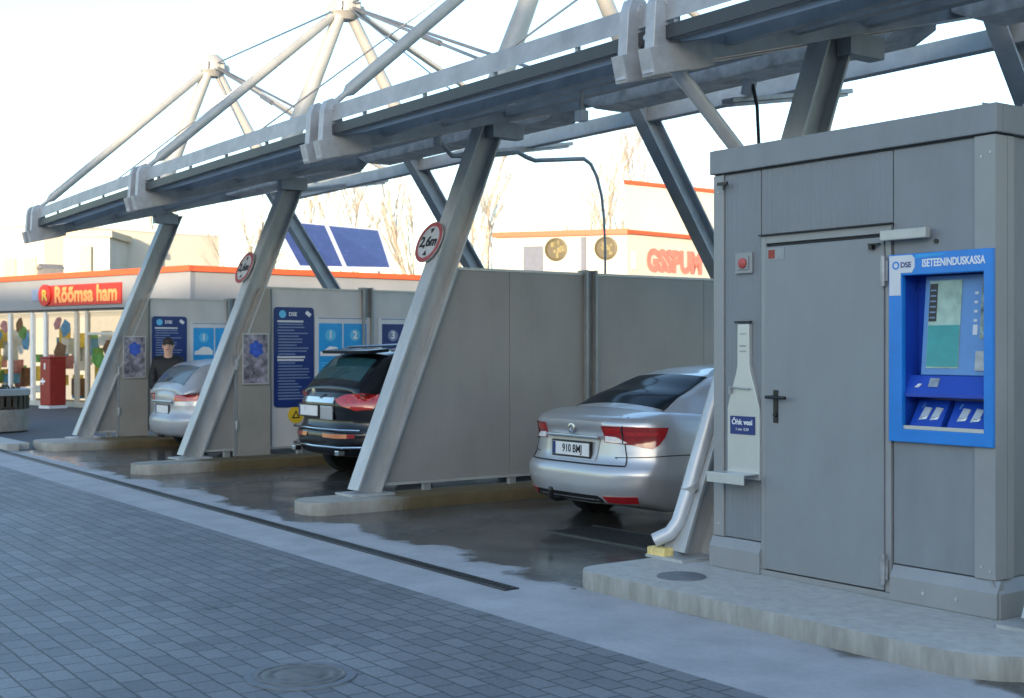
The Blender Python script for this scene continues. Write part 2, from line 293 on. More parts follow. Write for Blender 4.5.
class MB:
    def __init__(self): self.bm = bmesh.new()
    def hexa(self, vs):
        b = [self.bm.verts.new(v) for v in vs]
        for f in ((0, 3, 2, 1), (4, 5, 6, 7), (0, 1, 5, 4), (1, 2, 6, 5), (2, 3, 7, 6), (3, 0, 4, 7)):
            self.bm.faces.new([b[i] for i in f])
        return self
    def box(self, x0, x1, y0, y1, z0, z1):
        return self.hexa([(x0, y0, z0), (x1, y0, z0), (x1, y1, z0), (x0, y1, z0), (x0, y0, z1), (x1, y0, z1), (x1, y1, z1), (x0, y1, z1)])
    def obox(self, c, u, v, w):
        c, u, v, w = V(c), V(u), V(v), V(w)
        return self.hexa([c - u - v - w, c + u - v - w, c + u + v - w, c - u + v - w, c - u - v + w, c + u - v + w, c + u + v + w, c - u + v + w])
    def beam(self, p, q, wd, h, side=(1, 0, 0)):
        p, q = V(p), V(q); d = (q - p); s = V(side).normalized(); n = d.normalized().cross(s).normalized(); s = n.cross(d.normalized())
        return self.obox((p + q) / 2, d / 2, s * wd / 2, n * h / 2)
    def ibeam(self, p, q, wd, h, tf=.022, tw=.016, side=(1, 0, 0)):
        p, q = V(p), V(q); d = (q - p).normalized(); s = V(side).normalized(); n = d.cross(s).normalized()
        o = n * (h - tf) / 2
        self.beam(p + o, q + o, wd, tf, side); self.beam(p - o, q - o, wd, tf, side)
        return self.beam(p, q, tw, h - 2 * tf - .002, side)
    def ring(self, c, d, r, n, ph=0.0, up=None):
        d = V(d).normalized(); a = V(up) if up is not None else (V((0, 0, 1)) if abs(d.z) < .9 else V((1, 0, 0)))
        a = (a - d * a.dot(d)).normalized(); b = d.cross(a)
        return [self.bm.verts.new(V(c) + (a * math.cos(2 * math.pi * k / n + ph) + b * math.sin(2 * math.pi * k / n + ph)) * r) for k in range(n)], a
    def tube(self, pts, r, n=10, cap=True):
        pts = [V(p) for p in pts]; rs = r if isinstance(r, (list, tuple)) else [r] * len(pts)
        prev = None; up = None; first = None
        for i, p in enumerate(pts):
            d = (pts[min(i + 1, len(pts) - 1)] - pts[max(i - 1, 0)])
            rg, up = self.ring(p, d, rs[i], n, 0, up)
            if prev:
                for k in range(n): self.bm.faces.new((prev[k], prev[(k + 1) % n], rg[(k + 1) % n], rg[k]))
            else: first = rg
            prev = rg
        if cap:
            self.bm.faces.new(first[::-1]); self.bm.faces.new(prev)
        return self
    def cyl(self, p, q, r, n=20): return self.tube([p, q], r, n)
    def prism(self, pts, ext):
        ext = V(ext); a = [self.bm.verts.new(V(p)) for p in pts]; b = [self.bm.verts.new(V(p) + ext) for p in pts]
        n = len(pts)
        self.bm.faces.new(a[::-1]); self.bm.faces.new(b)
        for k in range(n): self.bm.faces.new((a[k], a[(k + 1) % n], b[(k + 1) % n], b[k]))
        return self
    def face(self, pts): self.bm.faces.new([self.bm.verts.new(V(p)) for p in pts]); return self
    def lathe(self, c, prof, n=24, axis=(0, 0, 1), close=True):
        prev = None; c = V(c); ax = V(axis).normalized(); first = None; up = None
        for (r, h) in prof:
            rg, up = self.ring(c + ax * h, ax, max(r, 1e-4), n, 0, up)
            if prev:
                for k in range(n): self.bm.faces.new((prev[k], prev[(k + 1) % n], rg[(k + 1) % n], rg[k]))
            else: first = rg
            prev = rg
        if close: self.bm.faces.new(first[::-1]); self.bm.faces.new(prev)
        return self
    def build(self, name, mat, parent=None, loc=None, bevel=0, smooth=False, seg=2, label=None):
        bm = self.bm
        bmesh.ops.recalc_face_normals(bm, faces=bm.faces)
        if bevel:
            es = [e for e in bm.edges if len(e.link_faces) == 2 and e.calc_face_angle(0) > R(35)]
            bmesh.ops.bevel(bm, geom=es, offset=bevel, segments=seg, profile=.6, affect='EDGES', clamp_overlap=True)
        base = wloc(parent) if parent else V(loc if loc else (0, 0, 0))
        bmesh.ops.translate(bm, verts=bm.verts, vec=-base)
        me = bpy.data.meshes.new(name); bm.to_mesh(me); bm.free()
        if smooth:
            for p in me.polygons: p.use_smooth = True
            try: me.set_sharp_from_angle(angle=R(40))
            except Exception: pass
        me.materials.append(M[mat] if isinstance(mat, str) else mat)
        o = bpy.data.objects.new(name, me); C.objects.link(o)
        if parent: o.parent = parent
        else: o.location = base
        if label: o['label'] = label
        return o

def tag(o, label, cat, group=None):
    o['label'] = label; o['category'] = cat
    if group: o['group'] = group
    return o
def thing(name, label, cat, loc, group=None):
    o = bpy.data.objects.new(name, None); o.empty_display_size = .2; C.objects.link(o); o.location = loc
    return tag(o, label, cat, group)
def struct(o): o['kind'] = 'structure'; return o

def text_mesh(body, size, origin, right, up, mat, name, parent=None, depth=.004, align='CENTER', spacing=1.0, bold=0.0, squash=1.0):
    cu = bpy.data.curves.new('txt', 'FONT'); cu.body = body; cu.size = size; cu.align_x = align; cu.align_y = 'CENTER'
    cu.extrude = depth; cu.space_character = spacing; cu.offset = bold; cu.resolution_u = 3
    t = bpy.data.objects.new('txt', cu); C.objects.link(t)
    dg = bpy.context.evaluated_depsgraph_get(); me = bpy.data.meshes.new_from_object(t.evaluated_get(dg))
    bpy.data.objects.remove(t); bpy.data.curves.remove(cu)
    r, u = V(right).normalized(), V(up).normalized(); nn = r.cross(u)
    base = wloc(parent) if parent else V(origin); og = V(origin)
    for v in me.vertices: v.co = og - base + r * v.co.x * squash + u * v.co.y + nn * v.co.z
    me.name = name; me.materials.clear(); me.materials.append(M[mat])
    o = bpy.data.objects.new(name, me); C.objects.link(o)
    if parent: o.parent = parent
    else: o.location = base
    return o

# ------------------------------------------------------------------ ground
def edge_y(x): return 4.44 - 0.019 * (x + 5)          # line between block paving and concrete apron
def sheet(name, pts, mat): return struct(MB().face(pts).build(name, mat))
sheet('ground', [(-900, -900, -.02), (900, -900, -.02), (900, 900, -.02), (-900, 900, -.02)], 'ground')
sheet('asphalt_lot', [(-90, edge_y(-90), -.006), (-20.5, 5.0, -.006), (-20.5, 60, -.006), (-90, 60, -.006)], 'asphalt')
sheet('block_paving', [(-60, -9, 0), (14, -9, 0), (14, edge_y(14), 0), (-60, edge_y(-60), 0)], 'paving')
sheet('concrete_apron', [(-60, edge_y(-60), 0), (14, edge_y(14), 0), (14, 16, 0), (-21.0, 16, 0), (-21.0, 5.5, 0), (-60, 6.1, 0)], 'apron')

def stadium(x0, x1, y0, y1, r, n=7, r2=None):
    r2 = r2 or r
    pts = []
    for cx, cy, a0 in ((x0 + r, y0 + r, 180), (x1 - r2, y0 + r2, 270), (x1 - r, y1 - r, 0), (x0 + r, y1 - r, 90)):
        q = r2 if a0 == 270 else r
        for k in range(n + 1):
            a = R(a0 + 90 * k / n); pts.append((cx + q * math.cos(a), cy + q * math.sin(a), -.02))
    return pts
def island(x0, x1, y0, y1, r, h=.125, mat='kerb', r2=None):
    m = MB().prism(stadium(x0, x1, y0, y1, r, 7, r2), (0, 0, h + .02))
    o = m.build('kerb_island', mat, loc=((x0 + x1) / 2, y0, 0), bevel=.018, smooth=True)
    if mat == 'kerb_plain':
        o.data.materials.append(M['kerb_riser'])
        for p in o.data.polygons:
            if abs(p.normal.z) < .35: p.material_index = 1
    return struct(o)
island(-11.64, -11.07, 5.66, 15, .24)
island(-16.55, -15.97, 5.74, 15, .30)
island(-21.7, -20.47, 5.95, 15, .30)
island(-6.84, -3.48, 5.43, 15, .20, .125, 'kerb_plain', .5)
# old kerb carrying on to the left of the bays
struct(MB().box(-60, -21.1, 5.45, 5.65, -.02, .11).box(-60, -21.3, 5.653, 5.86, -.02, .10).build('kerb_line', 'kerb_plain', loc=(-40, 5.5, 0), bevel=.015))

# slot drain
t = thing('slot_drain', 'long dark slotted drain channel set in the pale concrete strip', 'drain', (-14, 5.2, 0))
def dy(x): return 5.02 - .0245 * (x + 6.97)
m = MB()
m.face([(-40, dy(-40) - .05, .004), (-6.95, dy(-6.95) - .05, .004), (-6.95, dy(-6.95) + .05, .004), (-40, dy(-40) + .05, .004)])
m.build('channel', 'dark', t)
m = MB()
for s in (-1, 1):
    m.beam((-40, dy(-40) + s * .053, .006), (-6.95, dy(-6.95) + s * .053, .006), .014, .010, (0, 1, 0))
m.build('edge_rail', 'grate', t)
m = MB()
x = -6.99
while x > -24:
    m.box(x - .009, x + .009, dy(x) - .045, dy(x) + .045, .003, .010); x -= .055
m.build('grating', 'grate', t)
# floor gratings in the near bay
t = thing('floor_grate', 'dark steel floor grating under the rear of the silver saloon', 'grate', (-8.5, 6.95, 0))
m = MB()
for k in range(34): m.box(-9.0 + k * .05, -8.985 + k * .05, 6.92, 7.42, .0015, .006)
m.build('bars', 'grate', t)
MB().box(-9.04, -7.25, 6.88, 6.915, .0015, .008).build('grate_frame', 'grate', t)
MB().box(-9.04, -7.25, 7.425, 7.46, .0015, .008).build('grate_frame', 'grate', t)

# manholes
t = thing('manhole_cover', 'round cast iron manhole cover with rings set in the block paving', 'manhole', (-5.72, 2.86, 0))
MB().lathe((-5.72, 2.86, 0), [(.27, .0), (.27, .008), (.25, .010), (.235, .008)], 40).build('surround', 'lid', t, smooth=True)
MB().lathe((-5.72, 2.86, 0), [(.222, .002), (.222, .012), (.21, .014), (.205, .010), (.185, .010), (.18, .014), (.15, .014), (.145, .010), (.12, .010), (.115, .014), (.001, .014)], 40).build('lid', 'iron', t, smooth=True)
m = MB()
for k in range(0):
    a = k * math.pi / 4; m.beam((-5.72 + .03 * math.cos(a), 2.86 + .03 * math.sin(a), .016), (-5.72 + .10 * math.cos(a), 2.86 + .10 * math.sin(a), .016), .02, .006, (-math.sin(a), math.cos(a), 0))
m.bm.free()
o = MB().lathe((-6.14, 5.79, .125), [(.16, -.01), (.16, .006), (.152, .010), (.001, .010)], 36).build('inspection_cover', 'lid', loc=(-6.14, 5.79, .125), smooth=True)
tag(o, 'plain round grey inspection cover in the kerb island before the booth', 'manhole')

# ------------------------------------------------------------------ canopy
COLX = [-21.5, -16.65, -11.5, -6.70, -3.85]
cp = thing('wash_canopy', 'long grey steel cable stayed canopy on leaning columns over the wash bays', 'canopy', (-12, 6.4, 0))
YF = {-21.5: 6.75, -16.65: 6.66, -11.5: 6.45, -6.70: 6.37, -3.85: 6.30}
def yfoot(X): return YF[X]
def drop(X): return {-21.5: .13, -16.65: .05}.get(X, 0.0)
def fz(X):                                             # the far end of the front edge sags a little
    if X > -12: return 0.0
    return -.0011 * (X + 12) ** 2 - .004 * abs(X + 12)
def raft(X, Y): return 3.50 + fz(X) + .25 * (Y - 5.9)   # underside of the rafters
for X in COLX:
    f = yfoot(X)
    MB().ibeam((X, f, .13), (X, f + .405 * 3.9, 4.03 + .05 + fz(X)), .21, .27).build('column', 'steel', cp)
    MB().box(X - .19, X + .19, f - .22, f + .26, .125, .145).build('base_plate', 'steel', cp)
    MB().ibeam((X, 13.2, .13), (X, 10.12, 4.56), .20, .22).build('rear_leg', 'steel_dk', cp)
    for s in (-1, 1):
        MB().beam((X + s * .14, 5.93, raft(X, 5.93) + .075), (X + s * .14, 10.9, raft(X, 10.9) + .075), .11, .15).build('rafter', 'steel_dk', cp)
    MB().box(X + .02, X + .16, 7.95, 8.35, 3.88 + fz(X), 4.05 + fz(X)).build('gusset', 'steel_dk', cp)
    # front node: two side plates with a boxed foot
    b0 = raft(X, 5.85)
    for s in (-1, 1):
        xx = X + s * .14
        pts = []
        z0 = b0 - .02
        z0 = raft(X, 5.90) - .035
        prof = [(5.87, z0), (6.16, z0 + .07), (6.14, z0 + .28), (6.095, z0 + .48), (6.07, z0 + .575), (6.00, z0 + .60), (5.94, z0 + .57), (5.905, z0 + .48), (5.89, z0 + .25)]
        m = MB()
        m.prism([(xx - .048, a, b) for a, b in prof], (.096, 0, 0))
        m.cyl((xx - .062, 6.015, z0 + .50), (xx + .062, 6.015, z0 + .50), .034, 14)
        m.cyl((xx - .056, 5.97, z0 + .16), (xx + .056, 5.97, z0 + .16), .016, 10)
        m.build('node_plate', 'node', cp, bevel=.004, seg=1)
        MB().beam((xx, 5.86, raft(X, 5.86) + .05), (xx, 6.42, raft(X, 6.42) + .05), .124, .19).build('node_foot', 'node', cp, bevel=.006)
    apex = V((X, 9.05, 6.6))
    # mast legs and forward tie
    m = MB(); m.tube([(X, 8.0, 4.2 + fz(X)), apex - V((0, .10, .16))], [.135, .09], 18); m.build('mast_leg', 'tube', cp, smooth=True)
    m = MB(); m.tube([(X, 10.25, 4.6), apex + V((0, .10, -.16))], [.11, .08], 18); m.build('mast_leg', 'tube', cp, smooth=True)
    m = MB()
    a0 = V((X + .14, 6.0, b0 + .50)); dr = (apex - a0).normalized()
    m.tube([a0 + dr * .02, a0 + dr * .22, a0 + dr * .30, apex - dr * .34, apex - dr * .28, apex - dr * .05], [.03, .03, .066, .066, .03, .03], 14)
    m.build('tie_tube', 'tube', cp, smooth=True)
    m = MB(); m.lathe(apex - V((.0, 0, .0)), [(.12, -.22), (.22, -.12), (.22, .02), (.17, .10), (.09, .17)], 18)
    for k in range(6):
        a = k * math.pi / 3 + .3; m.obox(apex + V((math.cos(a) * .2, math.sin(a) * .2, -.05)), (math.cos(a) * .09, math.sin(a) * .09, 0), (-math.sin(a) * .012, math.cos(a) * .012, 0), (0, 0, .06))
    m.build('mast_head', 'tube', cp, smooth=True)
    # rear stay
    MB().tube([apex, (X, 12.6, 5.0)], .045, 10).build('rear_stay', 'tube', cp, smooth=True)
    MB().beam((X, 10.85, raft(X, 10.85) + .075), (X, 12.7, 5.0), .12, .14).build('rear_outrigger', 'steel_dk', cp)
def ap(i): return V((COLX[i], 9.05, 6.6))
for i in range(4):
    a, b = ap(i), ap(i + 1)
    X0, X1 = COLX[i], COLX[i + 1]
    mx = (X0 + X1) / 2
    def rod(p, q, r=.013): MB().tube([p, q], r, 6).build('stay_rod', 'cable', cp)
    rod(a, b, .016)
    rod(a, (X1, 9.0, 4.5), .022); rod(a, (X1, 9.4, 4.6), .022)
    rod(b, (mx, 6.2, 3.95 + fz(mx)), .010); rod(a, (X1, 7.6, 4.3), .010)
    # turnbuckles
    p = a.lerp(V((X1, 9.0, 4.5)), .42); q = a.lerp(V((X1, 9.0, 4.5)), .50)
    MB().tube([p, q], .04, 8).build('turnbuckle', 'cable', cp)

# roof edge following the sag: split the long members at each frame
XS = [-21.75, -19.1, -16.65, -14.1, -11.5, -9.1, -6.75, -3.85, -1.0, 1.5]
def runx(fn, name, mat, **k):
    m = MB()
    for i in range(len(XS) - 1): fn(m, XS[i], XS[i + 1])
    return m.build(name, mat, cp, **k)
runx(lambda m, a, b: m.hexa([(a + .002, 5.990, 3.833 + fz(a)), (b, 5.990, 3.833 + fz(b)), (b, 6.250, 3.960 + fz(b)), (a + .002, 6.250, 3.960 + fz(a)),
                             (a + .002, 6.010, 4.000 + fz(a)), (b, 6.010, 4.000 + fz(b)), (b, 6.250, 4.015 + fz(b)), (a + .002, 6.250, 4.015 + fz(a))]), 'fascia', 'fascia')
runx(lambda m, a, b: m.hexa([(a + .002, 5.995, 3.710 + fz(a)), (b, 5.995, 3.710 + fz(b)), (b, 6.110, 3.745 + fz(b)), (a + .002, 6.110, 3.745 + fz(a)),
                             (a + .002, 5.995, 3.805 + fz(a)), (b, 5.995, 3.805 + fz(b)), (b, 6.110, 3.805 + fz(b)), (a + .002, 6.110, 3.805 + fz(a))]), 'edge_beam', 'edge_dark')
x = -21.4
while x < 1.4:
    MB().box(x - .016, x + .016, 6.000, 6.030, 3.790 + fz(x), 3.865 + fz(x)).build('edge_bracket', 'galv', cp); x += 1.07
m = MB()
for i in range(len(XS) - 1):
    a, b = XS[i], XS[i + 1]
    def pl(x, y, d): return (x, y, raft(x, y) + .17 + d)
    m.hexa([pl(a + .002, 6.05, 0), pl(b, 6.05, 0), pl(b, 9.02, 0), pl(a + .002, 9.02, 0), pl(a + .002, 6.05, .05), pl(b, 6.05, .05), pl(b, 9.02, .05), pl(a + .002, 9.02, .05)])
m.build('roof_deck', 'deck', cp)
for y in (6.6, 7.3):
    runx(lambda m, a, b: m.beam((a + .002, y, raft(a, y) + .12), (b, y, raft(b, y) + .12), .07, .09, (0, 1, 0)), 'purlin', 'steel_dk')
for i in range(4):
    a, b = COLX[i] + .22, COLX[i + 1] - .22
    # weathered box duct with chamfered ends between each pair of frames
    zc = 4.40
    m = MB(); pts = [(a, 9.12, zc - .04), (a + .22, 9.12, zc - .14), (b - .22, 9.12, zc - .14), (b, 9.12, zc - .04), (b, 9.12, zc + .10), (a, 9.12, zc + .10)]
    m.prism(pts, (0, .42, 0)); m.build('box_duct', 'duct', cp, bevel=.012)
runx(lambda m, a, b: m.beam((a + .002, 10.35, 4.39 + fz(a) * .3), (b, 10.35, 4.39 + fz(b) * .3), .14, .17, (0, 1, 0)), 'rear_beam', 'steel_dk')
runx(lambda m, a, b: m.beam((a + .002, 8.12, 4.16 + fz(a)), (b, 8.12, 4.16 + fz(b)), .10, .12, (0, 1, 0)), 'front_beam', 'steel_dk')
# downpipe from the gutter to the foot of the column beside the booth
def downpipe(X, hi=True):
    m = MB()
    pts = []
    if hi: pts += [(X, 5.95, 3.76), (X, 6.12, 3.62), (X, 7.10, 2.80), (X - .03, 7.18, 2.66)]
    else: pts += [(X - .06, 7.2, 2.7)]
    pts += [(X - .06, 6.39, .62), (X - .08, 6.30, .38), (X - .11, 6.25, .30), (X - .19, 6.17, .245)]
    m.tube(pts, .052, 16)
    m.build('downpipe', 'pvc', cp, smooth=True)
    m = MB()
    m.tube([(X - .056, 6.405, .60), (X - .062, 6.385, .64)], .066, 16)
    m.build('pipe_clip', 'rail', cp)
downpipe(-6.63); downpipe(-3.70)

# strip lights, floodlights
for (X, Y, Z) in ((-19.0, 9.3, 4.12), (-14.0, 9.3, 4.10), (-9.1, 9.2, 4.02)):
    lab = {-19.0: 'pale strip light under the far bay roof', -14.0: 'pale strip light above the black off-roader bay', -9.1: 'pale strip light above the silver saloon bay'}[X]
    t = thing('strip_light', lab, 'light', (X, Y, Z), 'strip lights under the canopy')
    MB().beam((X, Y, Z + .03), (X, Y + 1.8, Z + .33), .16, .05).build('housing', 'galv', t, bevel=.006)
    MB().beam((X, Y + .05, Z - .005), (X, Y + 1.75, Z + .285), .11, .03).build('diffuser', 'pale', t, bevel=.006)
    MB().tube([(X, Y + .3, Z + .08), (X, Y + .3, raft(X, Y + .3) + .17)], .012, 6).tube([(X, Y + 1.3, Z + .25), (X, Y + 1.3, raft(X, Y + 1.3) + .16)], .012, 6).build('hanger', 'cable', t)
for (X, Y, Z, lab) in ((-11.9, 8.7, 4.42, 'small white floodlight under the roof left of the third column head'), (-9.74, 7.0, 3.92, 'small white floodlight under the gutter between the two near columns'),
                       (-18.3, 7.0, 3.86, 'small white floodlight under the gutter right of the far column'), (-9.16, 7.4, 3.72, 'small white floodlight hanging lowest over the silver saloon bay')):
    t = thing('floodlight', lab, 'floodlight', (X, Y, Z))
    MB().box(X - .05, X + .05, Y - .045, Y + .045, Z - .05, Z + .05).build('lamp_body', 'white', t, bevel=.01)
    MB().box(X - .015, X + .015, Y - .015, Y + .015, Z + .05, raft(X, Y) + .17 + .01).build('bracket', 'galv', t)
t = thing('cable_lamp', 'small pale lamp head with a dangling cable above the booth roof', 'lamp', (-9.0, 9.4, 4.17))
MB().obox((-9.0, 9.4, 4.20), (.03, .02, -.015), (0, .05, 0), (.02, .0, .09)).build('lamp_body', 'pale', t, bevel=.008)
MB().tube([(-8.97, 9.42, 4.22), (-8.93, 9.44, 4.0), (-8.96, 9.5, 3.6), (-8.9, 9.55, 3.0), (-8.92, 9.6, 2.3)], .018, 8).build('cable', 'black', t, smooth=True)
MB().tube([(-9.0, 9.4, 4.28), (-9.0, 9.42, 4.6)], .02, 8).build('hanger', 'cable', t)

# wash boom
t = thing('wash_boom', 'dark bent pipe boom rising behind the partition wall and arching left under the canopy', 'boom', (-13, 10.9, 0))
pts = [(-13, 10.9, .13), (-13, 10.9, 2.9), (-13, 10.88, 3.3), (-13, 10.84, 3.6), (-13, 10.76, 3.84), (-13, 10.66, 4.0), (-13, 10.54, 4.06), (-13, 10.1, 4.01), (-13, 9.75, 3.97), (-13, 9.62, 4.0), (-13, 9.48, 4.05), (-13, 9.0, 3.96), (-13, 8.5, 3.92), (-13, 8.3, 4.1)]
MB().tube(pts, [.016, .016, .018, .02, .022, .024, .03, .03, .03, .03, .03, .03, .03, .03], 10).build('pipe', 'steel_dk', t, smooth=True)
MB().tube([(-13, 8.3, 4.02), (-13, 8.3, 4.28)], .05, 12).build('swivel', 'steel_dk', t, smooth=True)
MB().cyl((-13, 10.9, .0), (-13, 10.9, .13), .06, 14).build('foot', 'galv', t)

# height limit signs on the columns
def height_sign(X, lab):
    Z = 2.73; Y = yfoot(X) + .405 * (Z - .13) - .175
    up = V((0, .405, 1)).normalized(); nr = V((0, -1, .405)).normalized(); c = V((X - .12, Y - .01, Z))
    t = thing('height_sign', lab, 'road sign', c, 'height limit signs on the columns')
    MB().lathe(c, [(.235, 0), (.235, .012), (.001, .012)], 40, nr).build('plate', 'sign_white', t, smooth=True)
    m = MB(); m.lathe(c + nr * .012, [(.195, .0), (.185, .004), (.232, .004), (.232, 0)], 40, nr, close=False); m.build('red_ring', 'sign_red', t)
    text_mesh('2,6m', .165, c + nr * .016, (1, 0, 0), up, 'black', 'lettering', t, .002, bold=.004)
    for s in (1, -1):
        b = c + nr * .015 + up * s * .155
        MB().prism([b + V((.035, 0, 0)), b - V((.035, 0, 0)), b - up * s * .055], nr * .003).build('arrow_mark', 'black', t)
height_sign(-11.5, 'round red rimmed 2,6m height sign on the column before the plain grey partition')
height_sign(-16.65, 'round red rimmed height sign on the column left of the black off-roader')

# ------------------------------------------------------------------ partition walls
def partition(X, lab, light_from=None, posts=(9.38,), yend=13.0):
    y0 = yfoot(X) + .24
    t = thing('partition_wall', lab, 'wall', (X, y0, .125), 'partition walls between the wash bays')
    zt, zb = 2.44, .235
    fy = lambda z: yfoot(X) + .405 * (z - .13) + .19
    cuts = [None] + sorted(posts) + [yend]
    th = .03
    for k in range(len(cuts) - 1):
        mat = 'wall'
        a = cuts[k]; b = cuts[k + 1] - .09 if k < len(cuts) - 2 else cuts[k + 1]
        if a is None:
            if light_from:
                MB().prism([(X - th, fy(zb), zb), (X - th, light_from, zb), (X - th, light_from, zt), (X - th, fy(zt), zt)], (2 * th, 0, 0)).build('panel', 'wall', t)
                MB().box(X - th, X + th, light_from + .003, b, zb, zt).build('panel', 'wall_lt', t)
            else:
                s = 8.25
                MB().prism([(X - th, fy(zb), zb), (X - th, s, zb), (X - th, s, zt), (X - th, fy(zt), zt)], (2 * th, 0, 0)).build('panel', 'wall', t)
                MB().box(X - th, X + th, s + .006, b, zb, zt).build('panel', 'wall', t)
            MB().box(X - .04, X + .04, fy(zt) - .02, b, zt + .002, zt + .03).build('cap_rail', 'rail', t)
            MB().box(X - .045, X + .045, fy(zb) - .0, b, zb - .032, zb - .002).build('bottom_rail', 'rail', t)
        else:
            s = (a + b) / 2
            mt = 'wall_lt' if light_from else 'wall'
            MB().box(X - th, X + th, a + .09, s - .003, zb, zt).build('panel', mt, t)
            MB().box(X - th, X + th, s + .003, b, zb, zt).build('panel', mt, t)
            MB().box(X - .04, X + .04, a + .09, b, zt + .002, zt + .03).build('cap_rail', 'rail', t)
            MB().box(X - .045, X + .045, a + .09, b, zb - .032, zb - .002).build('bottom_rail', 'rail', t)
    for p in posts:
        m = MB(); m.box(X - .08, X + .012, p - .085, p + .085, .12, 2.50); m.box(X + .0145, X + .085, p - .085, p - .055, .12, 2.50); m.box(X + .0145, X + .085, p + .055, p + .085, .12, 2.50)
        m.build('post', 'post', t, bevel=.004)
    m = MB()
    for yy in (7.2, 8.3, 10.5, 12.4): m.box(X - .03, X + .03, yy - .04, yy + .04, .12, zb - .033)
    m.build('foot_bracket', 'post', t)
    # slim sloping edge trim along the column
    MB().beam((X, fy(zb) - .018, zb), (X, fy(zt) - .018, zt), .09, .03).build('edge_trim', 'rail', t)
    return t
partition(-11.5, 'plain grey partition wall right of the black off-roader')
partition(-16.65, 'partition wall with a tall navy board left of the black off-roader', 7.86)
partition(-21.5, 'farthest partition wall behind the man in black', 7.9)

def cabinet(X, y0, lab):
    t = thing('tall_cabinet', lab, 'cabinet', (X + .05, y0, .125), 'tall flat cabinets on the partition walls')
    f = lambda z: yfoot(X) + .405 * (z - .13) + .06
    zs = .13 + (y0 - yfoot(X) - .06) / .405
    MB().prism([(X + .032, y0, .128), (X + .032, y0 + .48, .128), (X + .032, y0 + .48, 2.44), (X + .032, f(2.44), 2.44), (X + .032, y0, zs)], (.068, 0, 0)).build('door_panel', 'cabinet', t, bevel=.006)
    MB().box(X + .032, X + .085, y0 - .05, y0 - .005, .13, zs - .12).build('hinge_post', 'post', t)
    for z in (.55, zs - .25):
        MB().cyl((X + .095, y0 - .02, z - .07), (X + .095, y0 - .02, z + .07), .028, 10).build('hinge', 'galv', t, smooth=True)
    return t
cabinet(-16.65, 7.33, 'taupe cabinet with a small poster left of the black off-roader')
cabinet(-21.5, 7.36, 'farthest taupe cabinet left of the man in black')

def small_poster(X, y0, lab):
    t = thing('picture_poster', lab, 'poster', (X, y0, 1.13), 'small framed posters on the cabinets')
    xx = X + .103
    MB().box(xx, xx + .012, y0, y0 + .36, 1.13, 1.80).build('print', 'poster_dk', t)
    m = MB(); m.box(xx, xx + .02, y0 - .015, y0 - .001, 1.11, 1.82); m.box(xx, xx + .02, y0 + .361, y0 + .375, 1.11, 1.82); m.box(xx, xx + .02, y0, y0 + .36, 1.11, 1.129); m.box(xx, xx + .02, y0, y0 + .36, 1.801, 1.82)
    m.build('frame', 'rail', t)
    rng = random.Random(int(-X)); pts = []
    for k in range(18):
        a = 2 * math.pi * k / 18; r = .115 * (1 if k % 3 else .78) * rng.uniform(.9, 1.1); pts.append((xx + .012, y0 + .185 + r * math.cos(a), 1.60 + r * 1.05 * math.sin(a)))
    MB().prism(pts, (.003, 0, 0)).build('blue_shape', 'poster_bl', t)
small_poster(-16.65, 7.40, 'small poster with a blue shape on the cabinet nearer the black off-roader')
small_poster(-21.5, 7.42, 'small poster with a blue shape on the farthest cabinet')

def info_board(X, y0, y1, z0, z1, lab):
    t = thing('info_board', lab, 'sign', (X, y0, z0), 'tall navy price boards on the partition walls')
    xx = X + .032
    m = MB()
    r = .05; pts = []
    for cy, cz, a0 in ((y0 + r, z0 + r, 180), (y1 - r, z0 + r, 270), (y1 - r, z1 - r, 0), (y0 + r, z1 - r, 90)):
        for k in range(5): a = R(a0 + 22.5 * k); pts.append((xx, cy + r * math.cos(a), cz + r * math.sin(a)))
    m.prism(pts, (.012, 0, 0)); m.build('board', 'navy', t)
    rng = random.Random(3); m = MB(); W = y1 - y0
    z = z1 - .20; k = 0
    while z > z0 + .09:
        head = k in (0, 12, 13)
        ln = W * (.62 + .12 * rng.random()) if head else W * (.40 + .42 * rng.random())
        ind = .05 if head else .05 + .02 * rng.random()
        if head: m2 = MB()
        (m2 if head else m).box(xx + .012, xx + .014, y0 + ind, y0 + ind + ln, z - (.014 if head else .008), z + (.014 if head else .008))
        if head: m2.build('heading', 'pale', t)
        z -= .042; k += 1
    m.build('small_print', 'navy_txt', t)
    text_mesh('DSE', .075, (xx + .014, y0 + .29, z1 - .10), (0, 1, 0), (0, 0, 1), 'white', 'logo_lettering', t, .001, bold=.002)
    m = MB(); m.lathe((xx + .012, y0 + .13, z1 - .10), [(.055, 0), (.055, .002), (.001, .002)], 16, (1, 0, 0)); m.build('logo_mark', 'cyan_lt', t)
    m = MB(); m.obox((xx + .013, y1 - .09, z1 - .09), (.001, 0, 0), (0, .035, -.025), (0, .016, .022)); m.build('pale_mark', 'white', t)
info_board(-16.65, 7.89, 8.51, .78, 2.19, 'tall navy board of small print beside the black off-roader')
info_board(-21.5, 7.93, 8.55, .75, 2.16, 'tall navy board behind the man in black')

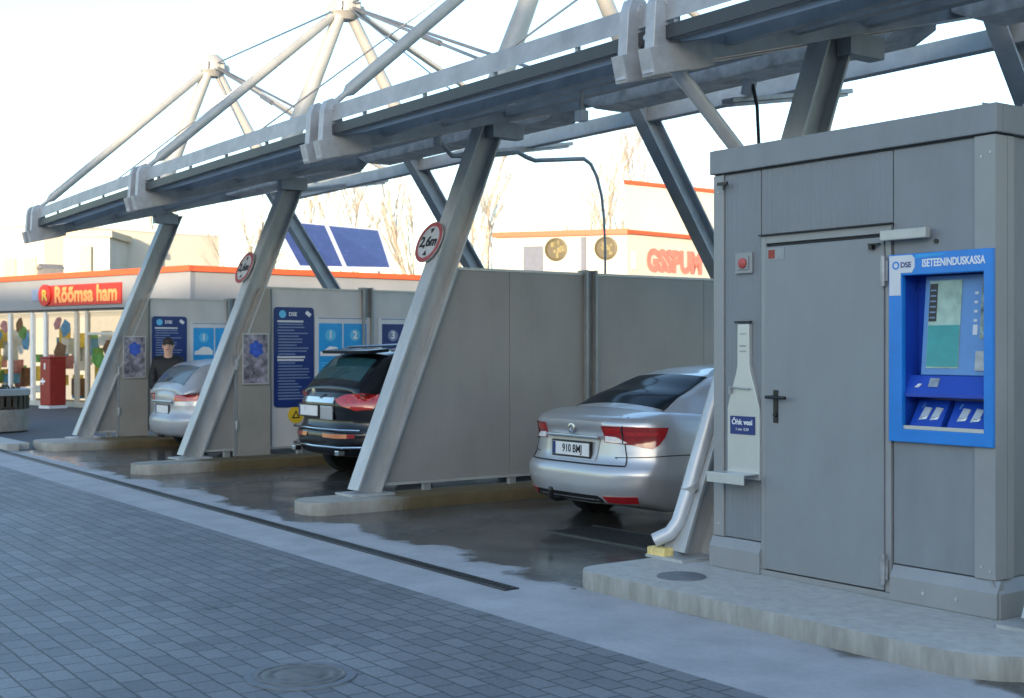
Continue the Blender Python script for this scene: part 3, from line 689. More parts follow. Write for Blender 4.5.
def step_poster(X, y0, cols, lab):
    wd = .40; n = len(cols); y1 = y0 + n * wd
    t = thing('step_poster', lab, 'poster', (X, y0, 1.2), 'numbered washing step posters')
    xx = X + .032
    MB().box(xx, xx + .008, y0 - .05, y1 + .05, 1.15, 2.06).build('backing', 'pale', t)
    m = MB(); m.box(xx + .008, xx + .010, y0, y1, 2.085 - .05, 2.10 - .05); m.build('heading_line', 'navy_txt', t)
    for k, c in enumerate(cols):
        a = y0 + k * wd + .01; b = a + wd - .025
        MB().box(xx + .008, xx + .011, a, b, 1.18, 1.97).build('tile', c, t)
        cc = (xx + .011, (a + b) / 2, 1.80)
        MB().lathe(cc, [(.085, 0), (.085, .002), (.001, .002)], 24, (1, 0, 0)).build('number_disc', 'cyan_lt' if c == 'cyan' else 'navy_txt', t)
        text_mesh(str(k + 1 if c == 'cyan' else 3), .15, (xx + .0145, (a + b) / 2, 1.80), (0, 1, 0), (0, 0, 1), 'white', 'number', t, .001, bold=.004)
        if c == 'cyan':
            m = MB()
            q = [(a + .02, 1.50), (b - .02, 1.50), (b - .02, 1.57), (b - .09, 1.63), (a + .17, 1.64), (a + .09, 1.58), (a + .02, 1.56)]
            m.prism([(xx + .011, p[0], p[1]) for p in q], (.002, 0, 0)); m.build('car_picture', 'white', t)
            m = MB()
            for z in (1.40, 1.36, 1.32, 1.28): m.box(xx + .011, xx + .0125, a + .04, b - .05, z - .007, z + .007)
            m.build('small_print', 'cyan_lt', t)
    return t
step_poster(-16.65, 8.58, ['cyan', 'cyan'], 'blue numbered 1 and 2 step poster behind the black off-roader')
step_poster(-21.5, 8.66, ['cyan', 'cyan'], 'blue numbered step poster right of the man in black')
step_poster(-16.65, 9.62, ['navy'], 'dark navy number 3 step poster right of the partition post')
t = thing('warning_sign', 'round yellow warning sign low beside the black off-roader', 'sign', (-16.65, 8.27, .67))
MB().lathe((-16.618, 8.23, .67), [(.12, 0), (.12, .008), (.001, .008)], 28, (1, 0, 0)).build('plate', 'yellow', t, smooth=True)
q = [(-.065, -.05), (.065, -.05), (0, .065)]; qi = [(-.035, -.033), (.035, -.033), (0, .03)]
MB().prism([(-16.610, 8.23 + a, .67 + b) for a, b in q], (.002, 0, 0)).build('triangle', 'black', t)
MB().prism([(-16.608, 8.23 + a, .67 + b) for a, b in qi], (.002, 0, 0)).build('triangle_centre', 'yellow', t)

# ------------------------------------------------------------------ booth
BX0, BX1, BY, BY1 = -6.33, -4.17, 6.28, 9.6
bt = thing('service_booth', 'flat grey metal service booth with a steel door on the kerb island', 'booth', (-5.27, 6.28, .125))
DX0, DX1 = -5.845, -4.905
MB().box(BX0 + .03, BX1 - .03, BY + .15, BY1, .13, 2.90).build('wall', 'booth', bt)
y = BY; e = .018
MB().box(BX0 + .10, DX0 - .06, y, y + e, .34, 2.775).build('wall_panel', 'booth_rib', bt)
MB().box(DX0 - .052, DX1 + .047, y, y + e, 2.345, 2.775).build('wall_panel', 'booth_rib', bt)
def holed(x0, x1, z0, z1, hx0, hx1, hz0, hz1, ya, yb):
    m = MB(); o = [(x0, z0), (x1, z0), (x1, z1), (x0, z1)]; i = [(hx0, hz0), (hx1, hz0), (hx1, hz1), (hx0, hz1)]
    vs = {}
    for nm, pts in (('o', o), ('i', i)):
        for q, yy in (('a', ya), ('b', yb)):
            vs[nm + q] = [m.bm.verts.new((p[0], yy, p[1])) for p in pts]
    for k in range(4):
        n = (k + 1) % 4
        m.bm.faces.new((vs['oa'][k], vs['oa'][n], vs['ia'][n], vs['ia'][k])); m.bm.faces.new((vs['ob'][k], vs['ib'][k], vs['ib'][n], vs['ob'][n]))
        m.bm.faces.new((vs['oa'][k], vs['ob'][k], vs['ob'][n], vs['oa'][n])); m.bm.faces.new((vs['ia'][k], vs['ia'][n], vs['ib'][n], vs['ib'][k]))
    return m
TX0, TX1, TZ0, TZ1 = -4.86, -4.172, 1.06, 2.152
MB().prism([(p, y, q) for p, q in ((DX1 + .055, .34), (BX1 - .135, .34), (BX1 - .135, TZ0 + .05), (TX0 + .04, TZ0 + .05), (TX0 + .04, TZ1 - .06), (BX1 - .135, TZ1 - .06), (BX1 - .135, 2.775), (DX1 + .055, 2.775))], (0, e, 0)).build('wall_panel', 'booth', bt)
MB().box(BX1 - .0295, BX1 - .012, BY + .16, BY1 - .1, .34, 2.775).build('wall_panel', 'booth', bt)
# corner trims
MB().box(BX0, BX0 + .095, y - .012, y + .10, .335, 2.775).build('corner_trim', 'booth_trim', bt, bevel=.005)
m = MB(); m.box(BX1 - .13, BX1, y - .012, y + .10, .335, 1.10); m.box(BX1 - .13, BX1, y - .012, y + .10, 2.10, 2.775); m.box(BX1 - .04, BX1, y - .012, y + .10, 1.1, 2.10); m.build('corner_trim', 'booth_trim', bt)
MB().box(BX1 - .012, BX1 + .002, y + .102, y + .16, .335, 2.775).build('corner_trim', 'booth_trim', bt)
for xx, zz in ((BX1 - .085, 2.66), (BX1 - .03, 2.68), (BX1 - .085, .40), (BX1 - .03, .38), (BX0 + .05, 2.66), (BX0 + .05, .42)):
    MB().cyl((xx, y - .018, zz), (xx, y - .010, zz), .008, 8).build('rivet', 'rail', bt)
# parapet
m = MB()
m.box(BX0 - .02, BX1 + .02, y - .03, y + .03, 2.785, 2.945); m.box(BX1 - .03, BX1 + .02, y + .032, BY1 + .02, 2.785, 2.945); m.box(BX0 - .02, BX0 + .03, y + .032, BY1 + .02, 2.785, 2.945)
m.build('parapet', 'booth', bt, bevel=.006)
MB().box(BX0 + .035, BX1 - .035, y + .035, BY1, 2.905, 2.915).build('roof', 'roofing', bt)
MB().box(BX0 + .01, BX1 - .01, y - .006, y + .02, 2.772, 2.786).build('shadow_gap', 'dark', bt)
m = MB(); m.prism([(BX1 - .16, y + .10, 2.945), (BX1 - .02, y + .10, 2.945), (BX1 - .16, y + .10, 2.985)], (0, .012, 0)); m.build('corner_flashing', 'booth', bt)
m = MB(); m.tube([(BX1 - .03 + .035 * math.cos(a), y + .35, 2.955 + .035 * math.sin(a)) for a in [k * math.pi / 8 for k in range(9)]], .010, 8); m.build('lifting_eye', 'galv', bt, smooth=True)
# plinth in two lengths either side of the door
for a, b in ((BX0 - .018, DX0 - .045), (DX1 + .05, BX1 + .025)):
    m = MB(); m.prism([(a, y - .036, .127), (a, y - .036, .265), (a, y + .0, .332), (a, y + .03, .332), (a, y + .03, .127)], (b - a, 0, 0)); m.build('plinth', 'booth_trim', bt, bevel=.004)
m = MB(); m.prism([(BX1 + .038, y - .02, .127), (BX1 + .038, y - .02, .265), (BX1 - .02, y - .02, .332), (BX1 - .03, y - .02, .127)], (0, BY1 - y, 0)); m.build('plinth', 'booth_trim', bt)
MB().box(DX0 - .044, DX1 + .049, y - .022, y + .02, .127, .163).build('threshold', 'booth_trim', bt)
# door
MB().box(DX0 - .045, DX0 - .004, y - .016, y + .02, .165, 2.335).build('door_frame', 'booth_trim', bt, bevel=.003)
MB().box(DX1 + .004, DX1 + .045, y - .016, y + .02, .165, 2.335).build('door_frame', 'booth_trim', bt, bevel=.003)
MB().box(DX0 - .003, DX1 + .003, y - .016, y + .02, 2.285, 2.335).build('door_frame', 'booth_trim', bt, bevel=.003)
m = MB(); m.box(DX0 - .05, DX1 + .06, y - .04, y - .017, 2.336, 2.344); m.build('drip_strip', 'dark', bt)
MB().box(DX0 - .003, DX1 + .003, y - .001, y + .019, .166, 2.284).build('door_gap', 'dark', bt)
dr = MB().box(DX0, DX1, y - .026, y - .002, .172, 2.262).build('door', 'door', bt, bevel=.005)
m = MB(); hx = DX0 + .095
m.box(hx - .018, hx + .018, y - .034, y - .026, 1.125, 1.335)
m.cyl((hx, y - .075, 1.29), (hx, y - .026, 1.29), .012, 12)
m.tube([(hx - .045, y - .075, 1.29), (hx + .0, y - .075, 1.29), (hx + .12, y - .075, 1.288)], .011, 12)
m.cyl((hx, y - .045, 1.175), (hx, y - .032, 1.175), .014, 12)
m.build('handle', 'black', dr, bevel=0, smooth=True)
m = MB(); m.box(DX0 + .02, DX0 + .165, y - .029, y - .026, 2.175, 2.25); m.build('name_plate', 'post', dr)
m = MB(); m.box(DX0 + .032, DX0 + .085, y - .032, y - .029, 2.185, 2.24); m.build('plate_mark', 'red_bin', dr)
for z in (.30, 2.06):
    m = MB(); m.box(DX1 - .02, DX1 + .035, y - .034, y - .027, z - .06, z + .06); m.cyl((DX1 + .008, y - .04, z - .09), (DX1 + .008, y - .04, z + .09), .014, 12); m.build('hinge', 'galv', dr, smooth=True)
m = MB(); m.box(DX1 + .01, DX1 + .33, y - .075, y - .03, 2.235, 2.295); m.build('door_closer', 'rail', bt, bevel=.006)
m = MB(); m.beam((DX1 - .01, y - .05, 2.222), (DX1 - .08, y - .06, 2.222), .03, .008, (0, 1, 0)); m.box(DX1 - .085, DX1 - .06, y - .06, y - .03, 2.19, 2.225); m.build('closer_arm', 'black', bt)
m = MB(); m.cyl((-6.22, y - .05, 2.71), (-6.22, y - .01, 2.71), .012, 8); m.box(-6.25, -6.16, y - .06, y - .045, 2.70, 2.72); m.cyl((-6.19, y - .055, 2.70), (-6.19, y - .055, 2.665), .008, 8); m.build('hook', 'black', bt)
m = MB(); m.cyl((-4.555, y - .01, 2.215), (-4.555, y + .001, 2.215), .014, 12); m.build('vent_plug', 'black', bt)
for xx in (-4.62, -4.4): MB().cyl((xx, y - .042, .20), (xx, y - .035, .20), .011, 8).build('plinth_bolt', 'rail', bt)

# alarm button
t = thing('alarm_button', 'square grey plate with a red button beside the booth door', 'button', (-6.045, y, 2.17))
MB().box(-6.12, -5.97, y - .02, y, 2.10, 2.24).build('plate', 'booth_trim', t, bevel=.004)
MB().box(-6.095, -5.995, y - .028, y - .02, 2.125, 2.215).build('bezel', 'post', t, bevel=.003)
MB().lathe((-6.042, y - .028, 2.168), [(.034, 0), (.034, .012), (.026, .018), (.001, .018)], 20, (0, -1, 0)).build('button', 'button_red', t, smooth=True)

# stainless bottle shaped dispenser
t = thing('air_water_post', 'bottle shaped stainless air and water panel with shelf on the booth', 'dispenser', (-6.06, y, .7))
hw = [(.74, .145), (1.20, .145), (1.28, .122), (1.36, .095), (1.44, .066), (1.49, .055), (1.765, .053)]
prof = [(-6.058 - q, z) for z, q in reversed(hw)][::-1] + [(-6.058 + q, z) for z, q in reversed(hw)]
MB().prism([(a, y - .03, b) for a, b in [(q[0] + .022, q[1]) for q in prof]], (0, .03, 0)).build('body', 'stainless', t, bevel=.004)
m = MB(); m.box(-6.11, -5.965, y - .038, y - .02, 1.772, 1.785); m.build('top_lip', 'dark', t)
m = MB(); m.tube([(-6.14, y - .045, 1.345), (-6.05, y - .05, 1.338), (-5.97, y - .04, 1.335)], .006, 6); m.box(-6.155, -6.135, y - .05, y - .03, 1.30, 1.35); m.build('coin_slot', 'post', t)
m = MB()
for z in (1.70, 1.62, 1.585): m.box(-6.07, -6.01, y - .032, y - .0305, z - .006, z + .006)
m.build('small_mark', 'galv', t)
sg = MB().box(-6.15, -5.93, y - .036, y - .031, 1.035, 1.155).build('label_plate', 'navy', t)
text_mesh('Õhk vesi', .052, (-6.04, y - .038, 1.115), (1, 0, 0), (0, 0, 1), 'white', 'lettering', sg, .001, bold=.001)
text_mesh('1 min  0,50', .026, (-6.04, y - .038, 1.068), (1, 0, 0), (0, 0, 1), 'white', 'lettering', sg, .001)
m = MB(); m.box(-6.24, -5.90, y - .16, y - .032, .775, .783); m.box(-6.24, -5.90, y - .168, y - .161, .715, .783); m.box(-6.242, -6.233, y - .16, y - .032, .715, .774)
m.build('shelf', 'stainless', t, bevel=.003)

# self service payment terminal, let into the wall
AX0, AX1, AZ0, AZ1 = TX0, TX1, TZ0, TZ1
yf = y - .038; yb = y + .12
t = thing('payment_terminal', 'bright blue self service payment terminal on the booth front', 'payment terminal', (-4.53, y, 1.07))
IX0, IX1, IZ0, IZ1 = AX0 + .095, AX1 - .055, AZ0 + .075, AZ1 - .125
m = holed(AX0, AX1, AZ0, AZ1, IX0, IX1, IZ0, IZ1, yf, y - .002); m.build('housing', 'blue_frame', t, bevel=.006)
def rr(x0, x1, z0, z1, r, yy, n=5):
    p = []
    for cx, cz, a0 in ((x0 + r, z0 + r, 180), (x1 - r, z0 + r, 270), (x1 - r, z1 - r, 0), (x0 + r, z1 - r, 90)):
        for k in range(n): a = R(a0 + 90 * k / (n - 1)); p.append((cx + r * math.cos(a), yy, cz + r * math.sin(a)))
    return p
m = MB(); m.prism([(AX0 + .008, yf - .003, AZ1 - .24), (IX0 - .008, yf - .003, AZ1 - .24), (IX0 - .008, yf - .003, IZ1 + .015), (AX0 + .165, yf - .003, IZ1 + .015), (AX0 + .185, yf - .003, IZ1 + .045), (AX0 + .185, yf - .003, AZ1 - .03), (AX0 + .165, yf - .003, AZ1 - .008), (AX0 + .008, yf - .003, AZ1 - .008)], (0, .0025, 0)); m.build('logo_panel', 'pale', t)
m = MB(); m.lathe((AX0 + .055, yf - .0035, AZ1 - .065), [(.024, 0), (.024, .002), (.015, .002), (.015, 0)], 20, (0, -1, 0), close=False); m.build('logo_mark', 'blue_frame', t)
text_mesh('DSE', .044, (AX0 + .125, yf - .004, AZ1 - .065), (1, 0, 0), (0, 0, 1), 'navy', 'logo_lettering', t, .001, bold=.001)
text_mesh('ISETEENINDUSKASSA', .062, ((AX0 + .20 + AX1 - .01) / 2, yf - .001, AZ1 - .062), (1, 0, 0), (0, 0, 1), 'white', 'lettering', t, .001, bold=.0015, squash=.70)
m = MB(); m.prism([(AX0 + .19, yf - .002, AZ1 - .03), (AX0 + .19, yf - .002, AZ1 - .008), (AX0 + .40, yf - .002, AZ1 - .008), (AX0 + .36, yf - .002, AZ1 - .022)], (0, .0015, 0)); m.build('header_swoosh', 'cyan', t)
rb = MB().box(IX0 - .01, IX1 + .01, yb, yb + .02, IZ0 - .01, IZ1 + .01).build('recess_back', 'blue_deep', t)
for k, (x0, x1, z0, z1) in enumerate(((IX0 - .012, IX0 - .001, IZ0 - .012, IZ1 + .012), (IX1 + .001, IX1 + .012, IZ0 - .012, IZ1 + .012), (IX0, IX1, IZ1 + .001, IZ1 + .012), (IX0, IX1, IZ0 - .012, IZ0 - .001))):
    MB().box(x0, x1, y - .0015, yb - .001, z0, z1).build('recess_side', 'blue_deep', t)
SZ0, SZ1 = IZ0 + .335, IZ1 - .02
sc = MB(); sc.prism([(IX0 + .075, yb - .002, SZ0 - .02), (IX0 + .075, y + .035, SZ0 - .02), (IX0 + .075, yb - .035, SZ1 + .015), (IX0 + .075, yb - .002, SZ1 + .015)], (IX1 - IX0 - .077, 0, 0)); b = sc.build('screen_bezel', 'blue_bezel', t, bevel=.005)
pa, pb_ = V((0, y + .035, SZ0 - .02)), V((0, yb - .035, SZ1 + .015)); un = (pb_ - pa).normalized(); nn_ = V((0, -un.z, un.y)); LS = (pb_ - pa).length
def on_bez(x0, x1, v0, v1, lift, th, name, mat, par):
    p = lambda x, v, h: V((x, 0, 0)) + pa + un * (v * LS) + nn_ * h
    return MB().hexa([p(x0, v0, lift), p(x1, v0, lift), p(x1, v1, lift), p(x0, v1, lift), p(x0, v0, lift + th), p(x1, v0, lift + th), p(x1, v1, lift + th), p(x0, v1, lift + th)]).build(name, mat, par)
on_bez(IX0 + .11, IX0 + .325, .07, .95, .001, .003, 'screen', 'screen', b)
on_bez(IX0 + .113, IX0 + .322, .085, .50, .0045, .002, 'screen_menu', 'screen_teal', b)
on_bez(IX0 + .113, IX0 + .165, .54, .92, .0045, .002, 'screen_list', 'black', b)
for k in range(6): on_bez(IX0 + .12, IX0 + .158, .57 + k * .055, .585 + k * .055, .007, .001, 'screen_line', 'navy_txt', b)
on_bez(IX1 - .085, IX1 - .012, .36, .96, .001, .003, 'glass_glare', 'glare', b)
on_bez(IX1 - .10, IX1 - .022, .05, .24, .001, .010, 'card_reader', 'galv', b)
for k in range(4): on_bez(IX1 - .128, IX1 - .105, .80 - k * .09, .825 - k * .09, .001, .002, 'panel_mark', 'pale', b)
on_bez(IX1 - .13, IX1 - .10, .40, .50, .001, .002, 'panel_mark', 'pale', b)
CZ = SZ0 - .022
cs = MB().prism([(IX0 + .001, yb - .002, CZ), (IX0 + .001, y + .034, CZ), (IX0 + .001, yf + .02, CZ - .105), (IX0 + .001, yf + .02, CZ - .125), (IX0 + .001, yb - .002, CZ - .125)], (IX1 - IX0 - .002, 0, 0)).build('console', 'blue_deep', t, bevel=.003)
ca, cb_ = V((0, yf + .02, CZ - .105)), V((0, y + .034, CZ)); cu_ = (cb_ - ca).normalized(); cn_ = V((0, -cu_.z, cu_.y)); CL = (cb_ - ca).length
for (u, v, hw, hl, mt, nm) in ((IX0 + .085, .42, .012, .10, 'pale', 'coin_inlet'), (IX0 + .185, .60, .032, .24, 'galv', 'card_slot')):
    m = MB(); m.obox(V((u, 0, 0)) + ca + cu_ * (v * CL) + cn_ * .003, V((hw, 0, 0)) , cu_ * (hl * CL) + V((hw * .8 if nm == 'coin_inlet' else 0, 0, 0)), cn_ * .003); m.build(nm, mt, cs)
for a, b_ in ((IX0 + .03, IX0 + .24), (IX0 + .28, IX1 - .02)):
    m = MB(); m.prism([(a, yf + .03, IZ0 + .02), (a, yb - .03, IZ0 + .17), (a, yb - .004, IZ0 + .17), (a, yb - .004, IZ0 + .02)], (b_ - a, 0, 0)); ch = m.build('coin_chute', 'blue_deep', t)
    for q in (.35, .72):
        m = MB(); c_ = V((a + (b_ - a) * q, yf + .075, IZ0 + .075)); m.lathe(c_, [(.026, 0), (.028, .006), (.020, .012), (.001, .006)], 14, (0, -.7, .7)); m.build('coin_cup', 'stainless', ch, smooth=True)
    m = MB(); m.box(a + .02, b_ - .03, yf + .05, yf + .056, IZ0 + .045, IZ0 + .05); m.build('chute_edge', 'chrome', ch)
    for q in (.22, .58):
        u0 = a + (b_ - a) * q
        m = MB(); m.prism([(u0, yf + .06, IZ0 + .05), (u0 + .05, yf + .065, IZ0 + .055), (u0 + .065, yf + .10, IZ0 + .12), (u0 + .02, yf + .10, IZ0 + .125)], (0, -.010, .006)); m.build('chute_flap', 'stainless', ch)
    m = MB(); m.beam((a + .01, yf + .045, IZ0 + .035), (a + .05, yb - .04, IZ0 + .15), .012, .006); m.build('chute_rail', 'blue_bezel', ch)
MB().box(IX0 + .001, IX1 - .001, yf + .012, yf + .022, IZ0 + .001, IZ0 + .022).build('tray_lip', 'stainless', t)

# yellow block by the pipe outlet
o = MB().box(-6.89, -6.71, 6.16, 6.26, .125, .20).build('yellow_block', 'yblock', loc=(-6.8, 6.2, .125), bevel=.015)
tag(o, 'small pale yellow block lying under the grey downpipe outlet', 'block')

# ------------------------------------------------------------------ cars
def grid_box(nx, ny, nz, fn, smooth=3):
    """closed box grid mapped by fn(u,t,w), u in -1..1, t and w in 0..1"""
    bm = bmesh.new(); vs = {}
    def vert(i, j, k):
        if (i, j, k) not in vs: vs[(i, j, k)] = bm.verts.new(fn(2 * i / nx - 1, j / ny, k / nz))
        return vs[(i, j, k)]
    def quad(*a):
        bm.faces.new([vert(*q) for q in a])
    for i in range(nx):
        for j in range(ny):
            quad((i, j, 0), (i, j + 1, 0), (i + 1, j + 1, 0), (i + 1, j, 0)); quad((i, j, nz), (i + 1, j, nz), (i + 1, j + 1, nz), (i, j + 1, nz))
    for i in range(nx):
        for k in range(nz):
            quad((i, 0, k), (i + 1, 0, k), (i + 1, 0, k + 1), (i, 0, k + 1)); quad((i, ny, k), (i, ny, k + 1), (i + 1, ny, k + 1), (i + 1, ny, k))
    for j in range(ny):
        for k in range(nz):
            quad((0, j, k), (0, j, k + 1), (0, j + 1, k + 1), (0, j + 1, k)); quad((nx, j, k), (nx, j + 1, k), (nx, j + 1, k + 1), (nx, j, k + 1))
    for _ in range(smooth): bmesh.ops.smooth_vert(bm, verts=bm.verts, factor=.5, use_axis_x=True, use_axis_y=True, use_axis_z=True)
    bmesh.ops.recalc_face_normals(bm, faces=bm.faces)
    return bm
def lerpt(tab, x):
    if x <= tab[0][0]: return tab[0][1]
    for (a, b), (c, d) in zip(tab, tab[1:]):
        if x <= c:
            s = (x - a) / (c - a); s = s * s * (3 - 2 * s) * .5 + s * .5
            return b + (d - b) * s
    return tab[-1][1]

class Car:
    def __init__(self, name, label, loc, P, paint, group=None):
        self.P = P; self.loc = V(loc); self.paint = paint
        self.t = thing(name, label, 'car', loc, group)
        L, W = P['L'], P['W']
        def lower(u, t, w):
            # denser sampling at the two ends
            tt = t
            y = L * tt
            zb, zt = lerpt(P['zb'], y), lerpt(P['zt'], y)
            z = zb + w * (zt - zb)
            hw = W / 2 * lerpt(P['plan'], y)
            side = lerpt(P['side'], w)
            x = u * hw * side
            fr = max(0, 1 - y / .55)
            y2 = y + fr * (lerpt(P['rear'], z) + P['rround'] * abs(u) ** 4)
            ff = max(0, 1 - (L - y) / .7)
            y2 -= ff * (.20 * abs(u) ** 3 + .06 * abs(w - .4))
            z -= P.get('crown', .03) * (u * u) * w * w
            return (x, y2, z)
        self.low = grid_box(24, 96, 22, lower, 2)
        def upper(u, t, w):
            y = P['g0'] + t * (P['g1'] - P['g0'])
            z0 = lerpt(P['zt'], y) - .10; z1 = lerpt(P['roof'], y)
            z1 = max(z1, z0 + .02)
            wb = W / 2 * P['gb'] * lerpt(P['gplan'], y); wt = W / 2 * P['gt'] * lerpt(P['gplan'], y)
            x = u * (wb + (wt - wb) * max(0, (w - .25) / .75) ** 1.1)
            z = z0 + w * (z1 - z0) - .035 * u * u * w
            return (x, y, z)
        self.up = grid_box(18, 56, 10, upper, 3)
        # wheel arches
        me = bpy.data.meshes.new('body'); self.low.to_mesh(me); body = bpy.data.objects.new('body', me); C.objects.link(body)
        cm = MB()
        for yy in (P['ax0'], P['ax1']):
            for s in (-1, 1):
                cm.cyl((s * (W / 2 - .22), yy, P['wr']), (s * (W / 2 + .2), yy, P['wr']), P['wr'] + .055, 28)
        bmesh.ops.recalc_face_normals(cm.bm, faces=cm.bm.faces)
        me2 = bpy.data.meshes.new('cut'); cm.bm.to_mesh(me2); cut = bpy.data.objects.new('cut', me2); C.objects.link(cut)
        md = body.modifiers.new('b', 'BOOLEAN'); md.operation = 'DIFFERENCE'; md.object = cut; md.solver = 'EXACT'
        dg = bpy.context.evaluated_depsgraph_get(); res = bpy.data.meshes.new_from_object(body.evaluated_get(dg))
        bpy.data.objects.remove(body); bpy.data.objects.remove(cut)
        bm = bmesh.new(); bm.from_mesh(res); 
        tmp = bpy.data.meshes.new('u'); self.up.to_mesh(tmp); bm.from_mesh(tmp)
        self.bvh = BVHTree.FromBMesh(bm)
        me = bpy.data.meshes.new('body'); bm.to_mesh(me); bm.free()
        for p in me.polygons: p.use_smooth = True
        me.set_sharp_from_angle(angle=R(50))
        me.materials.clear(); me.materials.append(M[paint])
        o = bpy.data.objects.new('body', me); C.objects.link(o); o.parent = self.t; self.body = o
        for yy in (P['ax0'], P['ax1']):
            for s in (-1, 1): self.wheel(s, yy)
    def off(self, mb):  # shift local car coordinates to world so build() can shift them back
        bmesh.ops.translate(mb.bm, verts=mb.bm.verts, vec=self.loc); return mb
    def part(self, mb, name, mat, parent=None, **k): return self.off(mb).build(name, mat, parent or self.t, **k)
    def wheel(self, s, yy):
        r = self.P['wr']; xo = s * (self.P['W'] / 2 - .02); xi = s * (self.P['W'] / 2 - .22); d = s
        wt = bpy.data.objects.new('wheel', None); C.objects.link(wt); wt.parent = self.t
        m = MB(); m.lathe((xi, yy, r), [(r * .62, 0), (r * .95, 0), (r, .03), (r, .17), (r * .95, .20), (r * .64, .20), (r * .62, .15)], 32, (d, 0, 0)); self.part(m, 'tyre', 'tyre', wt, smooth=True)
        m = MB(); m.lathe((xi, yy, r), [(r * .61, .02), (r * .63, .195), (r * .58, .19), (r * .55, .10), (.02, .10)], 28, (d, 0, 0))
        for k in range(5):
            a = k * 2 * math.pi / 5
            m.beam((xi + d * .155, yy + math.cos(a) * .02, r + math.sin(a) * .02), (xi + d * .17, yy + math.cos(a) * r * .58, r + math.sin(a) * r * .58), .06, .03, (0, -math.sin(a), math.cos(a)))
        self.part(m, 'rim', 'rim', wt, smooth=True)
    def patch(self, outline, mapping, name, mat, off=.005, cell=.035, parent=None, rim=True):
        """outline in 2-D, mapping (a,b)->(ray origin, direction); the sheet follows the body surface"""
        bm = bmesh.new(); f = bm.faces.new([bm.verts.new((a, b, 0)) for a, b in outline])
        for ax in (0, 1):
            lo, hi = min(p[ax] for p in outline), max(p[ax] for p in outline)
            n = max(1, int((hi - lo) / (cell if ax else cell)))
            for k in range(1, n):
                q = lo + (hi - lo) * k / n; co_ = [0, 0, 0]; co_[ax] = q; no = [0, 0, 0]; no[ax] = 1
                bmesh.ops.bisect_plane(bm, geom=bm.verts[:] + bm.edges[:] + bm.faces[:], plane_co=co_, plane_no=no, dist=1e-6)
        bmesh.ops.triangulate(bm, faces=[f for f in bm.faces if len(f.verts) > 4])
        for v in bm.verts:
            o, d = mapping(v.co.x, v.co.y); hit = self.bvh.ray_cast(o, d)
            if hit[0] is None: 
                hit = self.bvh.find_nearest(o + d * 2.0)
            nrm = hit[1]
            if nrm.dot(d) > 0: nrm = -nrm
            v.co = hit[0] + nrm * off
        ed = [e for e in bm.edges if e.is_boundary]
        r = bmesh.ops.extrude_edge_only(bm, edges=ed)
        for g in r['geom']:
            if isinstance(g, bmesh.types.BMVert):
                c, n_, i_, d_ = self.bvh.find_nearest(g.co); g.co = c - (g.co - c).normalized() * .004 if (g.co - c).length > 1e-5 else c
        mb = MB(); mb.bm.free(); mb.bm = bm
        return self.part(mb, name, mat, parent, smooth=True)
    def rear(self): return lambda a, b: (V((a, -3, b)), V((0, 1, 0)))
    def down(self): return lambda a, b: (V((a, b, 4)), V((0, 0, -1)))
    def side(self, s): return lambda a, b: (V((s * 3, a, b)), V((-s, 0, 0)))
    def corner(self, s, cy=.75):
        cx = s * (self.P['W'] / 2 - .45)
        def f(a, b):
            d = V((math.sin(a) * s, -math.cos(a), 0)); return (V((cx, cy, b)) + d * 3, -d)
        return f
    def ang(self, s, x, y, cy=.75):
        cx = self.P['W'] / 2 - .45
        return math.atan2(x - cx, -(y - cy))
    def plate(self, x0, z0, yy, text, wd=.52, h=.115):
        m = MB(); m.box(x0 - .018, x0 + wd + .018, yy - .012, yy + .01, z0 - .018, z0 + h + .018); fr = self.part(m, 'plate_frame', 'black', bevel=.004)
        m = MB(); m.box(x0, x0 + wd, yy - .017, yy - .0125, z0, z0 + h); pl = self.part(m, 'number_plate', 'plate', fr)
        m = MB(); m.box(x0 + .002, x0 + .042, yy - .019, yy - .0175, z0 + .002, z0 + h - .002); self.part(m, 'plate_band', 'navy', fr)
        if text:
            text_mesh(text, .098, self.loc + V((x0 + .045 + (wd - .045) / 2, yy - .018, z0 + h / 2)), (1, 0, 0), (0, 0, 1), 'black', 'plate_lettering', fr, .001, bold=.002, squash=.86)

# --- silver saloon
P = dict(L=4.70, W=1.86, wr=.325, ax0=1.02, ax1=3.72,
         zb=[(0, .26), (.5, .19), (4.2, .19), (4.7, .24)],
         zt=[(0, .985), (.10, 1.03), (.5, 1.085), (1.3, 1.06), (2.0, .99), (3.4, .98), (3.9, .93), (4.4, .80), (4.7, .66)],
         plan=[(0, .92), (.25, .972), (.8, 1.0), (3.6, 1.0), (4.3, .95), (4.7, .86)],
         side=[(0, .90), (.12, .955), (.35, 1.0), (.60, .99), (.80, .962), (1, .90)],
         rear=[(.2, .10), (.30, .03), (.42, 0), (.56, .0), (.61, .055), (.66, .085), (.86, .10), (.98, .05), (1.05, .04), (1.1, .10)],
         rround=.24, crown=.03,
         g0=.40, g1=3.45, gb=.93, gt=.67,
         roof=[(.40, 1.02), (.55, 1.10), (.9, 1.24), (1.35, 1.39), (1.75, 1.455), (2.2, 1.475), (2.6, 1.44), (3.0, 1.25), (3.45, .98)],
         gplan=[(.4, .86), (.9, .95), (1.6, 1.0), (2.8, 1.0), (3.45, .92)])
c = Car('silver_saloon', 'silver four door saloon parked in the near wash bay, seen from behind', (-9.14, 7.2, -.02), P, 'silver')
rg = c.rear()
